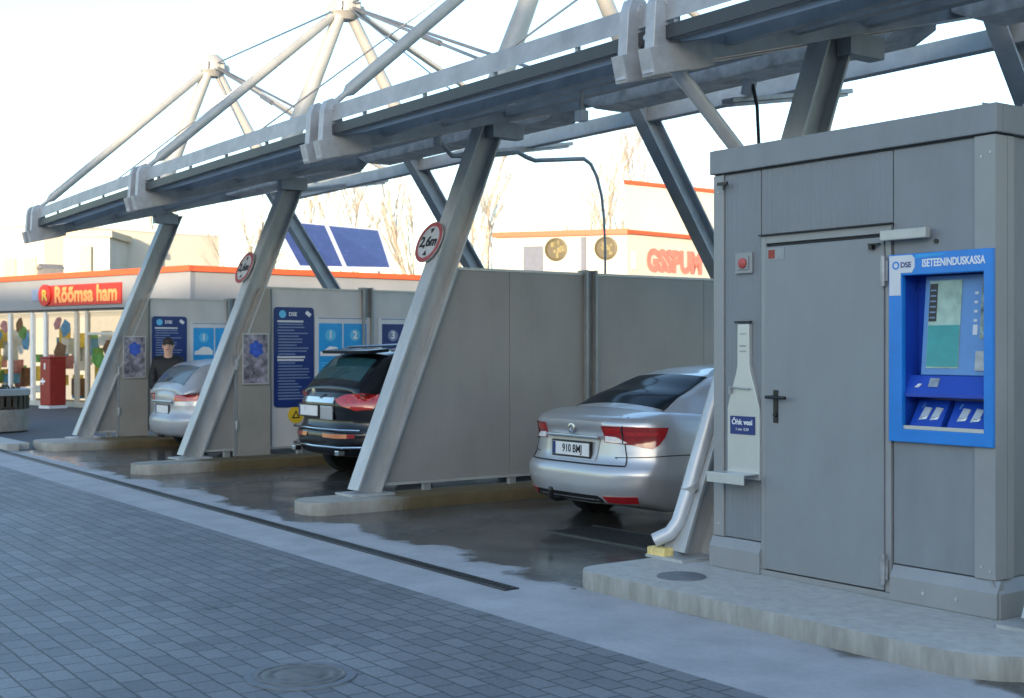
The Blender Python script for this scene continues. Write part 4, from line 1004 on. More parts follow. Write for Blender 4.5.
for s in (-1, 1):
    c.patch([(s * .655, .607), (s * .663, .607), (s * .618, .80), (s * .610, .80)], rg, 'lid_seam', 'dark', .005, .05)
    c.patch([(s * .598, .945), (s * .606, .945), (s * .585, 1.02), (s * .577, 1.02)], rg, 'lid_seam', 'dark', .005, .05)
    c.patch([(.02, .668), (.42, .700), (.70, .700), (.70, .692), (.42, .692), (.02, .660)], c.side(s), 'bumper_seam', 'dark', .004, .05)
for s in (-1, 1):
    def cr(pts): return [(c.ang(s, x, yq), z) for x, yq, z in pts]
    red = cr([(.40, .08, .945), (.60, .12, .945), (.80, .22, .94), (.905, .42, .935), (.905, .38, .86), (.905, .30, .79), (.88, .24, .755), (.80, .16, .765), (.70, .12, .785), (.62, .10, .79), (.41, .08, .80)])
    c.patch(red, c.corner(s), 'tail_lamp', 'lamp_red', .009, .03)
    wh = cr([(.42, .08, .858), (.54, .09, .852), (.66, .11, .80), (.62, .10, .797), (.42, .08, .806)])
    c.patch(wh, c.corner(s), 'reversing_lamp', 'lamp_clear', .014, .03)
    c.patch(cr([(.600, .10, .945), (.612, .10, .945), (.618, .10, .79), (.606, .10, .79)]), c.corner(s), 'lamp_split', 'dark', .016, .03)
    c.patch(cr([(.63, .12, .90), (.86, .34, .895), (.86, .32, .865), (.64, .11, .865)]), c.corner(s), 'lamp_segment', 'lamp_bright', .014, .03)
    c.patch(cr([(.43, .08, .925), (.585, .10, .925), (.585, .10, .885), (.43, .08, .885)]), c.corner(s), 'lamp_segment', 'lamp_bright', .014, .03)
    fg = cr([(.46, .02, .335), (.66, .05, .34), (.80, .10, .345), (.80, .10, .285), (.64, .05, .28), (.50, .02, .285)])
    c.patch(fg, c.corner(s), 'fog_lamp', 'lamp_red', .010, .03)
    c.patch([(1.05, 1.10), (1.45, 1.30), (1.75, 1.38), (2.3, 1.40), (2.75, 1.33), (3.1, 1.08), (2.2, 1.06), (1.4, 1.07)], c.side(s), 'side_window', 'glass', .004, .06)
c.patch([(-.62, .62), (.62, .62), (.47, 1.30), (-.47, 1.30)], c.down(), 'rear_window', 'glass', .005, .06)
c.patch([(-.58, 3.32), (.58, 3.32), (.50, 2.72), (-.50, 2.72)], c.down(), 'windscreen', 'glass', .005, .06)
c.patch([(-.66, .30), (-.45, .335), (.40, .335), (.46, .30), (.44, .275), (-.64, .275)], rg, 'bumper_strip', 'black', .006, .05)
c.patch([(-.40, .262), (.36, .262), (.34, .225), (-.38, .225)], rg, 'bumper_skirt', 'carplastic', .006, .05)
m = MB(); m.box(-.36, .38, .055, .085, .825, .85); c.part(m, 'boot_trim', 'chrome', bevel=.006)
c.patch([(-.33, .63), (.33, .63), (.36, .82), (-.36, .82)], rg, 'plate_recess', 'silver_dull', .007, .05)
c.plate(-.26, .665, .072, '910 BMJ')
m = MB(); m.lathe((0, .075, .905), [(.048, 0), (.048, .012), (.036, .014), (.034, .004)], 24, (0, -1, 0)); m.box(-.03, .03, .058, .066, .899, .911); c.part(m, 'badge', 'chrome', smooth=True)
m = MB(); m.tube([(-.13, .3, .27), (-.13, .0, .26), (-.13, -.06, .28), (-.13, -.07, .33)], .022, 10); m.lathe((-.13, -.07, .35), [(.001, -.03), (.022, -.02), (.028, 0), (.02, .02), (.001, .03)], 12); c.part(m, 'tow_bar', 'black', smooth=True)
c.patch([(-.66, .597), (.66, .597), (.66, .607), (-.66, .607)], rg, 'lid_seam', 'dark', .006, .05)
# --- black off-roader
P2 = dict(L=4.65, W=1.90, wr=.37, ax0=.92, ax1=3.72,
          zb=[(0, .34), (.5, .27), (4.2, .27), (4.65, .32)],
          zt=[(0, 1.12), (.2, 1.15), (1.3, 1.13), (2.2, 1.10), (3.2, 1.09), (3.8, 1.04), (4.4, .92), (4.65, .76)],
          plan=[(0, .90), (.25, .965), (.8, 1.0), (3.6, 1.0), (4.3, .95), (4.65, .86)],
          side=[(0, .92), (.12, .965), (.35, 1.0), (.62, .995), (.82, .972), (1, .91)],
          rear=[(.3, .10), (.40, .03), (.50, 0), (.62, .0), (.68, .07), (.74, .09), (.95, .06), (1.10, .11), (1.2, .16)],
          rround=.26, crown=.02,
          g0=.20, g1=3.35, gb=.92, gt=.72,
          roof=[(.20, 1.16), (.30, 1.27), (.46, 1.44), (.62, 1.57), (.9, 1.615), (1.6, 1.65), (2.2, 1.64), (2.7, 1.52), (3.35, 1.10)],
          gplan=[(.2, .93), (.8, .985), (1.6, 1.0), (2.8, 1.0), (3.35, .92)])
c = Car('black_offroader', 'black off-roader with chrome strips in the middle wash bay', (-14.22, 7.3, -.02), P2, 'carblack')
rg = c.rear()
for s in (-1, 1):
    def cr(pts): return [(c.ang(s, x, yq), z) for x, yq, z in pts]
    c.patch(cr([(.36, .10, 1.01), (.50, .10, 1.07), (.80, .16, 1.09), (.95, .34, 1.075), (.95, .32, .98), (.90, .24, .90), (.70, .13, .885), (.46, .10, .95)]), c.corner(s), 'tail_lamp', 'lamp_bright', .010, .03)
    c.patch(cr([(.20, .02, .60), (.50, .02, .60), (.76, .08, .605), (.76, .08, .56), (.50, .02, .55), (.22, .02, .555)]), c.corner(s), 'bumper_lamp', 'lamp_red', .010, .03)
    c.patch([(.55, 1.19), (.80, 1.45), (1.3, 1.53), (2.2, 1.54), (2.7, 1.42), (3.05, 1.18), (2.0, 1.16)], c.side(s), 'side_window', 'glass', .004, .06)
c.patch([(-.60, .29), (.60, .29), (.56, .55), (-.56, .55)], c.down(), 'rear_window', 'glass_teal', .005, .05)
c.patch([(-.60, 3.22), (.60, 3.22), (.56, 2.76), (-.56, 2.76)], c.down(), 'windscreen', 'glass', .005, .06)
m = MB(); m.prism([(-.60, .40, 1.60), (-.60, .70, 1.63), (-.60, .70, 1.585), (-.60, .42, 1.56)], (1.20, 0, 0)); c.part(m, 'spoiler', 'carblack', bevel=.012, smooth=True)
for s in (-1, 1):
    m = MB(); m.tube([(s * .66, .7, 1.60), (s * .67, .85, 1.645), (s * .68, 1.6, 1.675), (s * .68, 2.3, 1.66), (s * .67, 2.4, 1.62)], .018, 8); c.part(m, 'roof_rail', 'chrome', smooth=True)
c.patch([(-.60, .86), (.36, .86), (.36, 1.02), (-.60, 1.02)], rg, 'tailgate_strip', 'carblack', .008, .05)
c.patch([(-.56, .965), (.34, .965), (.34, 1.03), (-.56, 1.03)], rg, 'tailgate_trim', 'chrome', .012, .05)
c.plate(-.52, .80, .06, '', .50, .125)
m = MB(); m.box(.03, .34, .05, .075, .76, .93); c.part(m, 'tailgate_panel', 'silver_dull', bevel=.02)
m = MB(); m.tube([(-.84, .16, .655), (-.6, .02, .655), (0, -.012, .655), (.6, .02, .655), (.84, .16, .655)], .013, 8); m.tube([(-.86, .2, .455), (-.6, .02, .445), (0, -.012, .44), (.6, .02, .445), (.86, .2, .455)], .015, 8)
c.part(m, 'bumper_trim', 'chrome', smooth=True)
c.patch([(-.70, .43), (.70, .43), (.66, .33), (-.66, .33)], rg, 'bumper_skirt', 'carplastic', .006, .05)
m = MB()
for x0 in (-.62, .52): m.box(x0, x0 + .10, -.01, .08, .35, .41)
c.part(m, 'exhaust_tip', 'chrome', bevel=.01)
m = MB(); m.lathe((-.08, .03, 1.09), [(.05, 0), (.05, .01), (.001, .012)], 20, (0, -1, 0)); c.part(m, 'badge', 'chrome', smooth=True)
# --- silver-grey hatchback in the far bay
P3 = dict(L=4.40, W=1.80, wr=.31, ax0=.85, ax1=3.5,
          zb=[(0, .27), (.5, .20), (4.0, .20), (4.4, .25)],
          zt=[(0, .98), (.15, 1.01), (1.3, 1.00), (2.2, .98), (3.1, .97), (3.7, .90), (4.2, .78), (4.4, .64)],
          plan=[(0, .90), (.25, .965), (.8, 1.0), (3.4, 1.0), (4.0, .95), (4.4, .86)],
          side=P['side'], rear=[(.2, .10), (.30, .03), (.42, 0), (.54, .0), (.60, .06), (.66, .08), (.9, .08), (1.0, .12)],
          rround=.26, crown=.02, g0=.11, g1=3.2, gb=.95, gt=.76,
          roof=[(.11, 1.0), (.20, 1.13), (.40, 1.33), (.58, 1.42), (1.0, 1.46), (1.8, 1.47), (2.3, 1.44), (2.7, 1.27), (3.2, .97)],
          gplan=[(.11, .82), (.28, .93), (.8, .98), (1.6, 1.0), (2.6, 1.0), (3.2, .92)])
c = Car('grey_estate', 'silver grey estate car in the far wash bay beside the man', (-19.5, 7.3, -.01), P3, 'silver_dull')
rg = c.rear()
for s in (-1, 1):
    def cr(pts): return [(c.ang(s, x, yq), z) for x, yq, z in pts]
    c.patch(cr([(.42, .08, .90), (.70, .12, .91), (.87, .32, .92), (.87, .30, .82), (.42, .08, .81)]), c.corner(s), 'tail_lamp', 'lamp_bright', .009, .03)
    c.patch(cr([(.42, .08, .80), (.87, .30, .81), (.85, .26, .745), (.44, .08, .74)]), c.corner(s), 'reversing_lamp', 'lamp_clear', .008, .03)
    c.patch([(.5, 1.05), (.85, 1.28), (1.3, 1.36), (2.0, 1.37), (2.4, 1.28), (2.8, 1.04), (1.8, 1.03)], c.side(s), 'side_window', 'glass', .004, .06)
c.patch([(-.60, .18), (.60, .18), (.56, .46), (-.56, .46)], c.down(), 'rear_window', 'glass_grey', .005, .05)
c.patch([(-.58, 3.05), (.58, 3.05), (.52, 2.5), (-.52, 2.5)], c.down(), 'windscreen', 'glass', .005, .06)
m = MB(); m.box(-.40, .40, .05, .08, .775, .81); c.part(m, 'tailgate_trim', 'chrome', bevel=.008)
c.plate(-.26, .62, .075, '')
m = MB(); m.tube([(-.2, .15, 1.13), (.0, .14, 1.125), (.12, .18, 1.16)], .012, 6); c.part(m, 'wiper', 'black')
c.patch([(-.66, .30), (.66, .30), (.62, .22), (-.62, .22)], rg, 'bumper_skirt', 'carplastic', .006, .05)

# ------------------------------------------------------------------ the man behind the estate car
def skinned(name, verts, edges, radii, mat, parent, levels=2, root=0):
    base = wloc(parent)
    me = bpy.data.meshes.new(name); me.from_pydata([V(v) for v in verts], edges, [])
    o = bpy.data.objects.new(name, me); C.objects.link(o)
    md = o.modifiers.new('s', 'SKIN'); md.use_smooth_shade = True
    for i, r in enumerate(radii):
        d = me.skin_vertices[0].data[i]; d.radius = (r, r) if not isinstance(r, tuple) else r; d.use_root = (i == root)
    o.modifiers.new('d', 'SUBSURF').levels = levels
    dg = bpy.context.evaluated_depsgraph_get(); res = bpy.data.meshes.new_from_object(o.evaluated_get(dg)); bpy.data.objects.remove(o)
    res.name = name; res.materials.clear(); res.materials.append(M[mat])
    for p in res.polygons: p.use_smooth = True
    ob = bpy.data.objects.new(name, res); C.objects.link(ob); ob.parent = parent
    return ob
px, py = -21.02, 8.05
pt = thing('person', 'man in a black jacket standing behind the grey estate car', 'person', (px, py, 0))
# body: pelvis, spine, neck, head, legs, arms with hands
bv = [(0, 0, .95), (0, .0, 1.15), (0, .01, 1.36), (0, 0, 1.47), (0, -.015, 1.54), (0, -.03, 1.63), (0, -.02, 1.70),
      (-.10, 0, .90), (-.12, -.02, .50), (-.12, .02, .09), (-.13, -.15, .045), (.10, 0, .90), (.12, -.02, .50), (.12, .02, .09), (.13, -.15, .045),
      (-.19, 0, 1.39), (-.25, .02, 1.12), (-.22, -.12, .92), (-.20, -.17, .86), (.19, 0, 1.39), (.25, .02, 1.12), (.22, -.14, .95), (.20, -.20, .90)]
be = [(0, 1), (1, 2), (2, 3), (3, 4), (4, 5), (5, 6), (0, 7), (7, 8), (8, 9), (9, 10), (0, 11), (11, 12), (12, 13), (13, 14), (2, 15), (15, 16), (16, 17), (17, 18), (2, 19), (19, 20), (20, 21), (21, 22)]
brad = [(.15, .11), (.135, .10), (.15, .105), .06, .075, .088, .075, .085, .06, .045, .04, .085, .06, .045, .04, .055, .043, .032, .035, .055, .043, .032, .035]
skinned('body', bv, be, brad, 'skin', pt)
jv = [bv[0], bv[1], bv[2], (0, -.01, 1.50), bv[15], bv[16], bv[17], bv[19], bv[20], bv[21]]
skinned('jacket', jv, [(0, 1), (1, 2), (2, 3), (2, 4), (4, 5), (5, 6), (2, 7), (7, 8), (8, 9)], [(.21, .17), (.21, .165), (.225, .16), .10, .105, .085, .065, .105, .085, .065], 'jacket', pt)
tv = [bv[0], bv[7], bv[8], bv[9], bv[11], bv[12], bv[13]]
skinned('trousers', tv, [(0, 1), (1, 2), (2, 3), (0, 4), (4, 5), (5, 6)], [(.165, .125), .10, .078, .066, .10, .078, .066], 'jeans', pt)
for s in (-1, 1):
    skinned('shoe', [(s * .12, .05, .05), (s * .125, -.06, .045), (s * .13, -.17, .035)], [(0, 1), (1, 2)], [.055, .055, .045], 'black', pt)
    for k in range(5):  # fingers
        bx = s * (.20 + (.028 - .014 * k) * 1.0); pyb = -.17 if s < 0 else -.20; pz = .86 if s < 0 else .90
        if k == 4: fv = [(s * .19, pyb - .0, pz + .01), (s * .165, pyb - .03, pz - .01), (s * .155, pyb - .05, pz - .03)]
        else: fv = [(bx, pyb, pz), (bx, pyb - .035, pz - .045 - .004 * (k in (1, 2))), (bx - s * .005, pyb - .03, pz - .085)]
        skinned('finger', fv, [(0, 1), (1, 2)], [.010, .009, .008], 'skin', pt, 1)
# hair, nose, ears, eyes, mouth, sunglasses-free face turned to the camera
pl = V((px, py, 0)); hd = pl + V((0, -.03, 1.645))
m = MB()
for (c0, r) in (((0, .030, .060), .094), ((0, .060, .01), .082)):
    bmesh.ops.create_uvsphere(m.bm, u_segments=14, v_segments=10, radius=r, matrix=Matrix.Translation(hd + V(c0)))
m.build('hair', 'hair', pt, smooth=True)
fd = V((0, -1, 0)); rt_ = V((1, 0, 0))
m = MB(); m.obox(hd + fd * .092 + V((0, 0, -.01)), rt_ * .012, fd * .018, (0, 0, .024)); m.build('nose', 'skin', pt, bevel=.006, smooth=True)
m = MB()
for s in (-1, 1): m.obox(hd + rt_ * .09 * s + V((0, 0, -.005)), rt_ * .008, fd * .018, (0, 0, .03))
m.build('ear', 'skin', pt, bevel=.006, smooth=True)
m = MB()
for s in (-1, 1): m.obox(hd + fd * .080 + rt_ * .034 * s + V((0, 0, .018)), rt_ * .014, fd * .008, (0, 0, .006))
m.build('eye', 'black', pt)
m = MB(); m.obox(hd + fd * .080 + V((0, 0, -.055)), rt_ * .024, fd * .008, (0, 0, .005)); m.build('mouth', 'red_bin', pt)
pt.rotation_euler = (0, 0, R(62))

# ------------------------------------------------------------------ left kerb side: planter
t = thing('round_planter', 'round concrete planter with dark slats and low dry planting by the left kerb', 'planter', (-26.2, 6.5, 0))
c0 = (-26.2, 6.5, 0)
MB().lathe(c0, [(.60, 0), (.66, .03), (.68, .42), (.64, .45)], 36).build('tub', 'planter', t, smooth=True)
m = MB()
for k in range(30):
    a = 2 * math.pi * k / 30; u = V((math.cos(a), math.sin(a), 0)); m.obox(V(c0) + u * .66 + V((0, 0, .60)), u * .015, V((-u.y, u.x, 0)) * .045, (0, 0, .15))
m.build('slats', 'slat', t)
MB().lathe(c0, [(.64, .70), (.70, .71), (.70, .82), (.66, .84), (.60, .82), (.59, .70)], 36).build('rim', 'post', t, smooth=True)
MB().lathe(c0, [(.58, .62), (.58, .74), (.001, .76)], 24).build('soil', 'slat', t)
rng = random.Random(5); m = MB()
for k in range(260):
    a, r = rng.random() * 6.283, .55 * math.sqrt(rng.random()); p = V(c0) + V((math.cos(a) * r, math.sin(a) * r, .75)); q = p + V((rng.uniform(-.06, .06), rng.uniform(-.06, .06), rng.uniform(.05, .17)))
    m.tube([p, q], [.012, .004], 4)
m.build('dry_plants', 'shrub', t)

# ------------------------------------------------------------------ shop building
CORN = V((-30.93, 12.51, 0)); LD = V((-.960, -.280, 0)); LN = V((.280, -.960, 0))   # left front runs along LD, faces LN
RD = V((-.033, 1.0, 0)).normalized(); RN = V((RD.y, -RD.x, 0))
FR, FL = 11.0, 26.0
sh = thing('shop_building', 'low shop with red roof stripe and big windows at far left', 'shop', CORN)
H0 = 3.62
def fp(s, z, o=0.0): return CORN + LD * s + LN * o + V((0, 0, z))        # point on the left front
def rp(s, z, o=0.0): return CORN + RD * s + RN * o + V((0, 0, z))
def fbox(s0, s1, z0, z1, o0, o1): return MB().hexa([fp(s0, z0, o1), fp(s1, z0, o1), fp(s1, z0, o0), fp(s0, z0, o0), fp(s0, z1, o1), fp(s1, z1, o1), fp(s1, z1, o0), fp(s0, z1, o0)])
def rbox(s0, s1, z0, z1, o0, o1): return MB().hexa([rp(s0, z0, o1), rp(s1, z0, o1), rp(s1, z0, o0), rp(s0, z0, o0), rp(s0, z1, o1), rp(s1, z1, o1), rp(s1, z1, o0), rp(s0, z1, o0)])
P4 = CORN + LD * FL; P5 = P4 + V((-2, 12, 0)); P6 = CORN + RD * FR
MB().prism([CORN + V((0, 0, 2.64)) - V((.02, -.02, 0)), P6 + V((-.02, 0, 2.64)), P6 + V((-8, 6, 2.64)), P5 + V((0, 0, 2.64)), P4 + V((0, .02, 2.64))], (0, 0, H0 - 2.66)).build('upper_wall', 'store_wall', sh)
rbox(.02, FR, 0, 2.635, -.35, -.03).build('side_wall', 'store_wall', sh)
fbox(-.06, FL, 2.70, H0 - .08, -.01, .16).build('fascia', 'store_wall', sh)
rbox(.0, FR, 2.70, H0 - .08, -.01, .06).build('fascia', 'store_wall', sh)
fbox(-.12, FL, H0 - .075, H0 + .07, -.3, .24).build('roof_stripe', 'orange_red', sh)
rbox(-.1, FR + .1, H0 - .075, H0 + .07, -.3, .14).build('roof_stripe', 'orange_red', sh)
# interior back wall, floor plinth, columns, windows
fbox(.3, FL, .0, 2.62, -3.2, -3.0).build('interior_wall', 'shopwarm', sh)
fbox(.3, FL, 2.60, 2.635, -3.0, -.02).build('ceiling', 'shopglow', sh)
fbox(-.02, FL, 0, .14, -.05, .05).build('sill', 'rail', sh)
for s in (1.9, 4.55, 5.05, 6.55, 7.2, 8.35, 10.6, 13.2): 
    fbox(s - .06, s + .06, .14, 2.64, -.06, .04).build('mullion', 'white' if s not in (4.55, 5.05) else 'cream', sh)
fbox(-.02, 1.9, .14, 2.64, -.08, .0).build('solid_bay', 'store_wall', sh)
wins = [(1.96, 4.49), (5.11, 6.49), (7.26, 8.29), (8.41, 10.54), (10.66, 13.14)]
glm = bpy.data.materials.new('shop_glass'); glm.use_nodes = True
gb = glm.node_tree.nodes['Principled BSDF']; gb.inputs['Transmission Weight'].default_value = 1; gb.inputs['Roughness'].default_value = .02; gb.inputs['IOR'].default_value = 1.1
for a, b in wins: fbox(a, b, .16, 2.62, -.03, -.018).build('pane', glm, sh)
fbox(1.96, 4.49, 1.98, 2.05, -.05, .05).build('transom', 'rail', sh)
fbox(3.15, 3.22, .16, 1.97, -.05, .05).build('door_stile', 'rail', sh)
# loose stock boxes and stickers seen in the windows
rng = random.Random(11)
cols = ['shopgreen', 'shopyellow', 'shopblue', 'shopbrown', 'shoppink', 'shopwhite']
for k in range(78):
    s = rng.uniform(2.1, 13); z = rng.uniform(.16, 1.7); wv = rng.uniform(.15, .5); hv = rng.uniform(.2, .6)
    o_ = -rng.uniform(.3, 1.6)
    fbox(s, s + wv, z, z + hv, o_ - .25, o_).build('stock_box', rng.choice(cols), sh)
for (s, z, r, c_) in ((9.15, 1.95, .33, 'shopblue'), (9.5, 1.85, .25, 'shopblue'), (8.75, 2.25, .20, 'shoppink'), (7.95, 2.3, .2, 'shopbrown'), (7.6, 1.85, .28, 'shopblue'), (7.75, 2.05, .22, 'shopgreen'), (5.6, 2.2, .28, 'shopblue'), (6.0, 2.3, .2, 'shoppink'), (5.9, 1.45, .34, 'shopbrown'), (9.2, 1.2, .42, 'shopyellow'), (7.9, 1.6, .15, 'shopwhite'), (4.1, 1.3, .25, 'shopgreen'), (3.7, 1.6, .2, 'shopbrown'), (10.2, 1.6, .3, 'shopgreen')):
    rg_ = random.Random(int(s * 100)); k_ = rg_.choice((5, 6, 7, 9)); pts = []
    for q in range(k_):
        a_ = 6.283 * q / k_ + rg_.uniform(-.2, .2); rr_ = r * rg_.uniform(.65, 1.25); pts.append(fp(s + rr_ * math.cos(a_) * rg_.uniform(.8, 1.2), z + rr_ * math.sin(a_), -.04))
    MB().prism(pts, LN * .006).build('window_sticker', c_, sh)
# sign above the windows
t = thing('shop_sign', 'long red lettered sign on the shop fascia at far left', 'sign', fp(4.5, 3.0, .2))
fbox(2.75, 6.25, 2.80, 3.36, .162, .20).build('sign_board', 'red', t)
text_mesh('Rõõmsa ham', .60, fp(4.35, 3.08, .204), -LD, (0, 0, 1), 'sign_orange', 'lettering', t, .01, bold=.022, squash=.92)
m = MB(); m.lathe(fp(6.25, 3.10, .2), [(.30, 0), (.30, .04), (.001, .05)], 24, LN); m.build('emblem', 'red', t, smooth=True)
text_mesh('R', .42, fp(6.22, 3.08, .256), -LD, (0, 0, 1), 'shopyellow', 'emblem_letter', t, .006, bold=.01)
fbox(6.55, 6.95, 2.95, 3.28, .162, .19).build('blue_mark', 'navy_txt', t)
# red cabinet
b0 = V((-35.6, 10.45, 0))
t = thing('red_cabinet', 'dark red square post box like cabinet with a white cross mark by the shop windows', 'cabinet', b0)
lx, ln = LD, LN
def qb(a0, a1, z0, z1, o0, o1):
    f = lambda a, o, z: b0 + lx * a + ln * o + V((0, 0, z))
    return MB().hexa([f(a0, o1, z0), f(a1, o1, z0), f(a1, o0, z0), f(a0, o0, z0), f(a0, o1, z1), f(a1, o1, z1), f(a1, o0, z1), f(a0, o0, z1)])
qb(-.235, .235, .08, 1.34, -.2, .3).build('body', 'red_bin', t, bevel=.03)
qb(-.25, .25, 0, .078, -.22, .32).build('base', 'pale', t)
qb(-.245, .245, 1.342, 1.40, -.21, .31).build('top', 'red_bin', t, bevel=.02)
qb(-.02, .20, .70, .76, .301, .306).build('cross_bar', 'white', t); qb(.06, .12, .64, .82, .3062, .311).build('cross_post', 'white', t)
qb(-.03, .03, 1.05, 1.22, .301, .306).build('mark', 'white', t)
# solar panels on the roof
def pl4(a, b, c_, d, th): 
    n = (V(b) - V(a)).cross(V(d) - V(a)).normalized() * th
    return MB().prism([a, b, c_, d], n)
A0, A1, A2, A3 = V((-35.81, 17.01, 5.45)), V((-33.96, 19.58, 5.15)), V((-31.15, 18.35, 3.82)), V((-32.65, 16.27, 3.87))
for k, (u0, u1, lab) in enumerate(((0.0, .492, 'left blue solar panel tilted on the shop roof'), (.508, 1.0, 'right blue solar panel tilted on the shop roof'))):
    q = [A0.lerp(A1, u0), A0.lerp(A1, u1), A3.lerp(A2, u1), A3.lerp(A2, u0)]
    t = thing('solar_panel', lab, 'solar panel', (q[3] + q[2]) / 2, 'solar panels on the shop roof')
    pl4(q[0], q[1], q[2], q[3], -.04).build('cells', 'solar', t)
    m = MB(); nrm = (q[1] - q[0]).cross(q[3] - q[0]).normalized()
    for i in range(4): m.beam(q[i], q[(i + 1) % 4], .09, .07, nrm)
    m.build('frame', 'pale', t)
    m = MB(); m.beam(q[0], V((q[0].x, q[0].y, 3.65)), .06, .06); m.beam(q[1], V((q[1].x, q[1].y, 3.65)), .06, .06, (0, 1, 0)); m.build('prop', 'galv', t)
# small vent on the shop roof, left
o = MB().box(-39.9, -39.3, 11.2, 11.8, 3.62, 4.0).prism([(-39.9, 11.15, 4.0), (-39.3, 11.15, 4.0), (-39.6, 11.15, 4.15)], (0, .7, 0)).build('roof_vent', 'roofing', loc=(-39.6, 11.5, 3.62))
tag(o, 'small dark roof vent on the left of the shop roof', 'vent')

# ------------------------------------------------------------------ cream building behind
BC = V((-33.07, 28.68, 0)); BL = V((-3.67, -2.69, 0)).normalized(); BLN = V((-BL.y, BL.x, 0))
if BLN.x < 0: BLN = -BLN
BRd = V((-.5, 4.43, 0)).normalized(); BRN = V((BRd.y, -BRd.x, 0))
cb = thing('cream_building', 'cream rendered building with orange roof edge behind the near bay', 'building', BC)
E1, E2 = BC + BL * 4.65, BC + BRd * 16
MB().prism([BC, E2, E2 + V((-12, 2, 0)), E1 + V((-6, 8, 0)), E1], (0, 0, 5.62)).build('wall', 'cream', cb)
def lbox(s0, s1, z0, z1, o0, o1):
    f = lambda s, o, z: BC + BL * s + BLN * o + V((0, 0, z))
    return MB().hexa([f(s0, o1, z0), f(s1, o1, z0), f(s1, o0, z0), f(s0, o0, z0), f(s0, o1, z1), f(s1, o1, z1), f(s1, o0, z1), f(s0, o0, z1)])
def r2box(s0, s1, z0, z1, o0, o1):
    f = lambda s, o, z: BC + BRd * s + BRN * o + V((0, 0, z))
    return MB().hexa([f(s0, o1, z0), f(s1, o1, z0), f(s1, o0, z0), f(s0, o0, z0), f(s0, o1, z1), f(s1, o1, z1), f(s1, o0, z1), f(s0, o0, z1)])
lbox(-.05, 4.75, 5.47, 5.66, .003, .12).build('roof_edge', 'orange_red', cb); r2box(.0, 16, 5.50, 5.63, .003, .10).build('roof_edge', 'orange_red', cb)
lbox(2.95, 3.65, 2.6, 5.15, .003, .05).build('window', 'grey_door', cb)
lbox(4.25, 4.60, 2.6, 4.1, .003, .05).build('window', 'grey_door', cb)
lbox(1.42, 1.58, 2.6, 5.42, .004, .10).build('downpipe', 'grey_door', cb)
for s in (2.48, .72):
    cc = BC + BL * s + BLN * .004 + V((0, 0, 5.02))
    e_ = MB().lathe(cc, [(.40, 0), (.40, .06), (.33, .07), (.33, .03), (.001, .03)], 28, BLN).build('round_emblem', 'emblem', cb, smooth=True)
    m = MB(); rng = random.Random(int(s * 10))
    for k in range(9):
        a, r = rng.random() * 6.28, rng.uniform(.05, .25); m.obox(cc + BLN * .035 + BL * r * math.cos(a) + V((0, 0, r * math.sin(a))), BL * rng.uniform(.03, .08), BLN * .012, V((0, 0, rng.uniform(.03, .09))))
    m.build('emblem_relief', 'emblem_dk', e_)
MB().prism([V((-37.99, 32.8, 5.6)), V((-38.2, 46, 5.6)), V((-48, 46, 5.6)), V((-44, 38.6, 5.6))], (0, 0, 2.39)).build('upper_storey', 'cream', cb)
MB().prism([V((-37.9, 32.7, 8.0)), V((-38.1, 46.1, 8.0)), V((-48, 46.1, 8.0)), V((-44.1, 38.6, 8.0))], (0, 0, .14)).build('upper_roof_edge', 'orange_red', cb)
t = thing('grill_sign', 'red lettered sign on the cream building right of the boom', 'sign', BC + BRd * 3 + V((0, 0, 4.2)))
f = BC + BRd * 2.45 + BRN * .01 + V((0, 0, 4.62))
text_mesh('GSSPUM', 1.0, f, BRd, (0, 0, 1), 'sign_pale', 'lettering', t, .03, bold=.06, squash=.80)
r2box(.22, .42, 4.3, 4.9, .004, .03).build('blue_mark', 'shopwhite', t)
# far pale blocks at the left edge
t = thing('pale_block', 'pale flat roofed block far behind the shop at the left edge', 'building', (-62, 16, 0))
MB().prism([(-59.5, 17.0, 0), (-62.8, 15.6, 0), (-70, 12.5, 0), (-73, 22, 0), (-61, 26, 0)], (0, 0, 7.2)).build('wall', 'pale_block', t)
m = MB(); m.prism([(-59.4, 16.9, 7.2), (-62.8, 15.5, 7.2), (-70.2, 12.3, 7.2), (-73.2, 22, 7.2), (-61, 26.2, 7.2)], (0, 0, .12)); m.build('roof_edge', 'pale', t)
for s in (0, 1):
    for k in range(3):
        p = V((-60.3 - k * 1.3, 16.62 - k * .55, 5.2 - 2.2 * s)); MB().obox(p, (.38, .16, 0), (.012, -.03, 0), (0, 0, .55)).build('window', 'tan', t)
t = thing('tan_tower', 'narrow pale tower with tan cornice beside the canopy tip', 'building', (-58, 18.2, 0))
MB().prism([(-58.6, 17.6, 0), (-57.5, 19.3, 0), (-60, 21, 0), (-61.2, 19, 0)], (0, 0, 6.6)).build('wall', 'pale_block', t)
MB().prism([(-58.6, 17.5, 6.6), (-57.35, 19.35, 6.6), (-60, 21.2, 6.6), (-61.3, 19, 6.6)], (0, 0, .30)).build('cornice', 'tan', t)
MB().obox((-57.95, 18.35, 5.6), (.14, .22, 0), (.05, -.03, 0), (0, 0, .6)).build('window', 'tan', t)

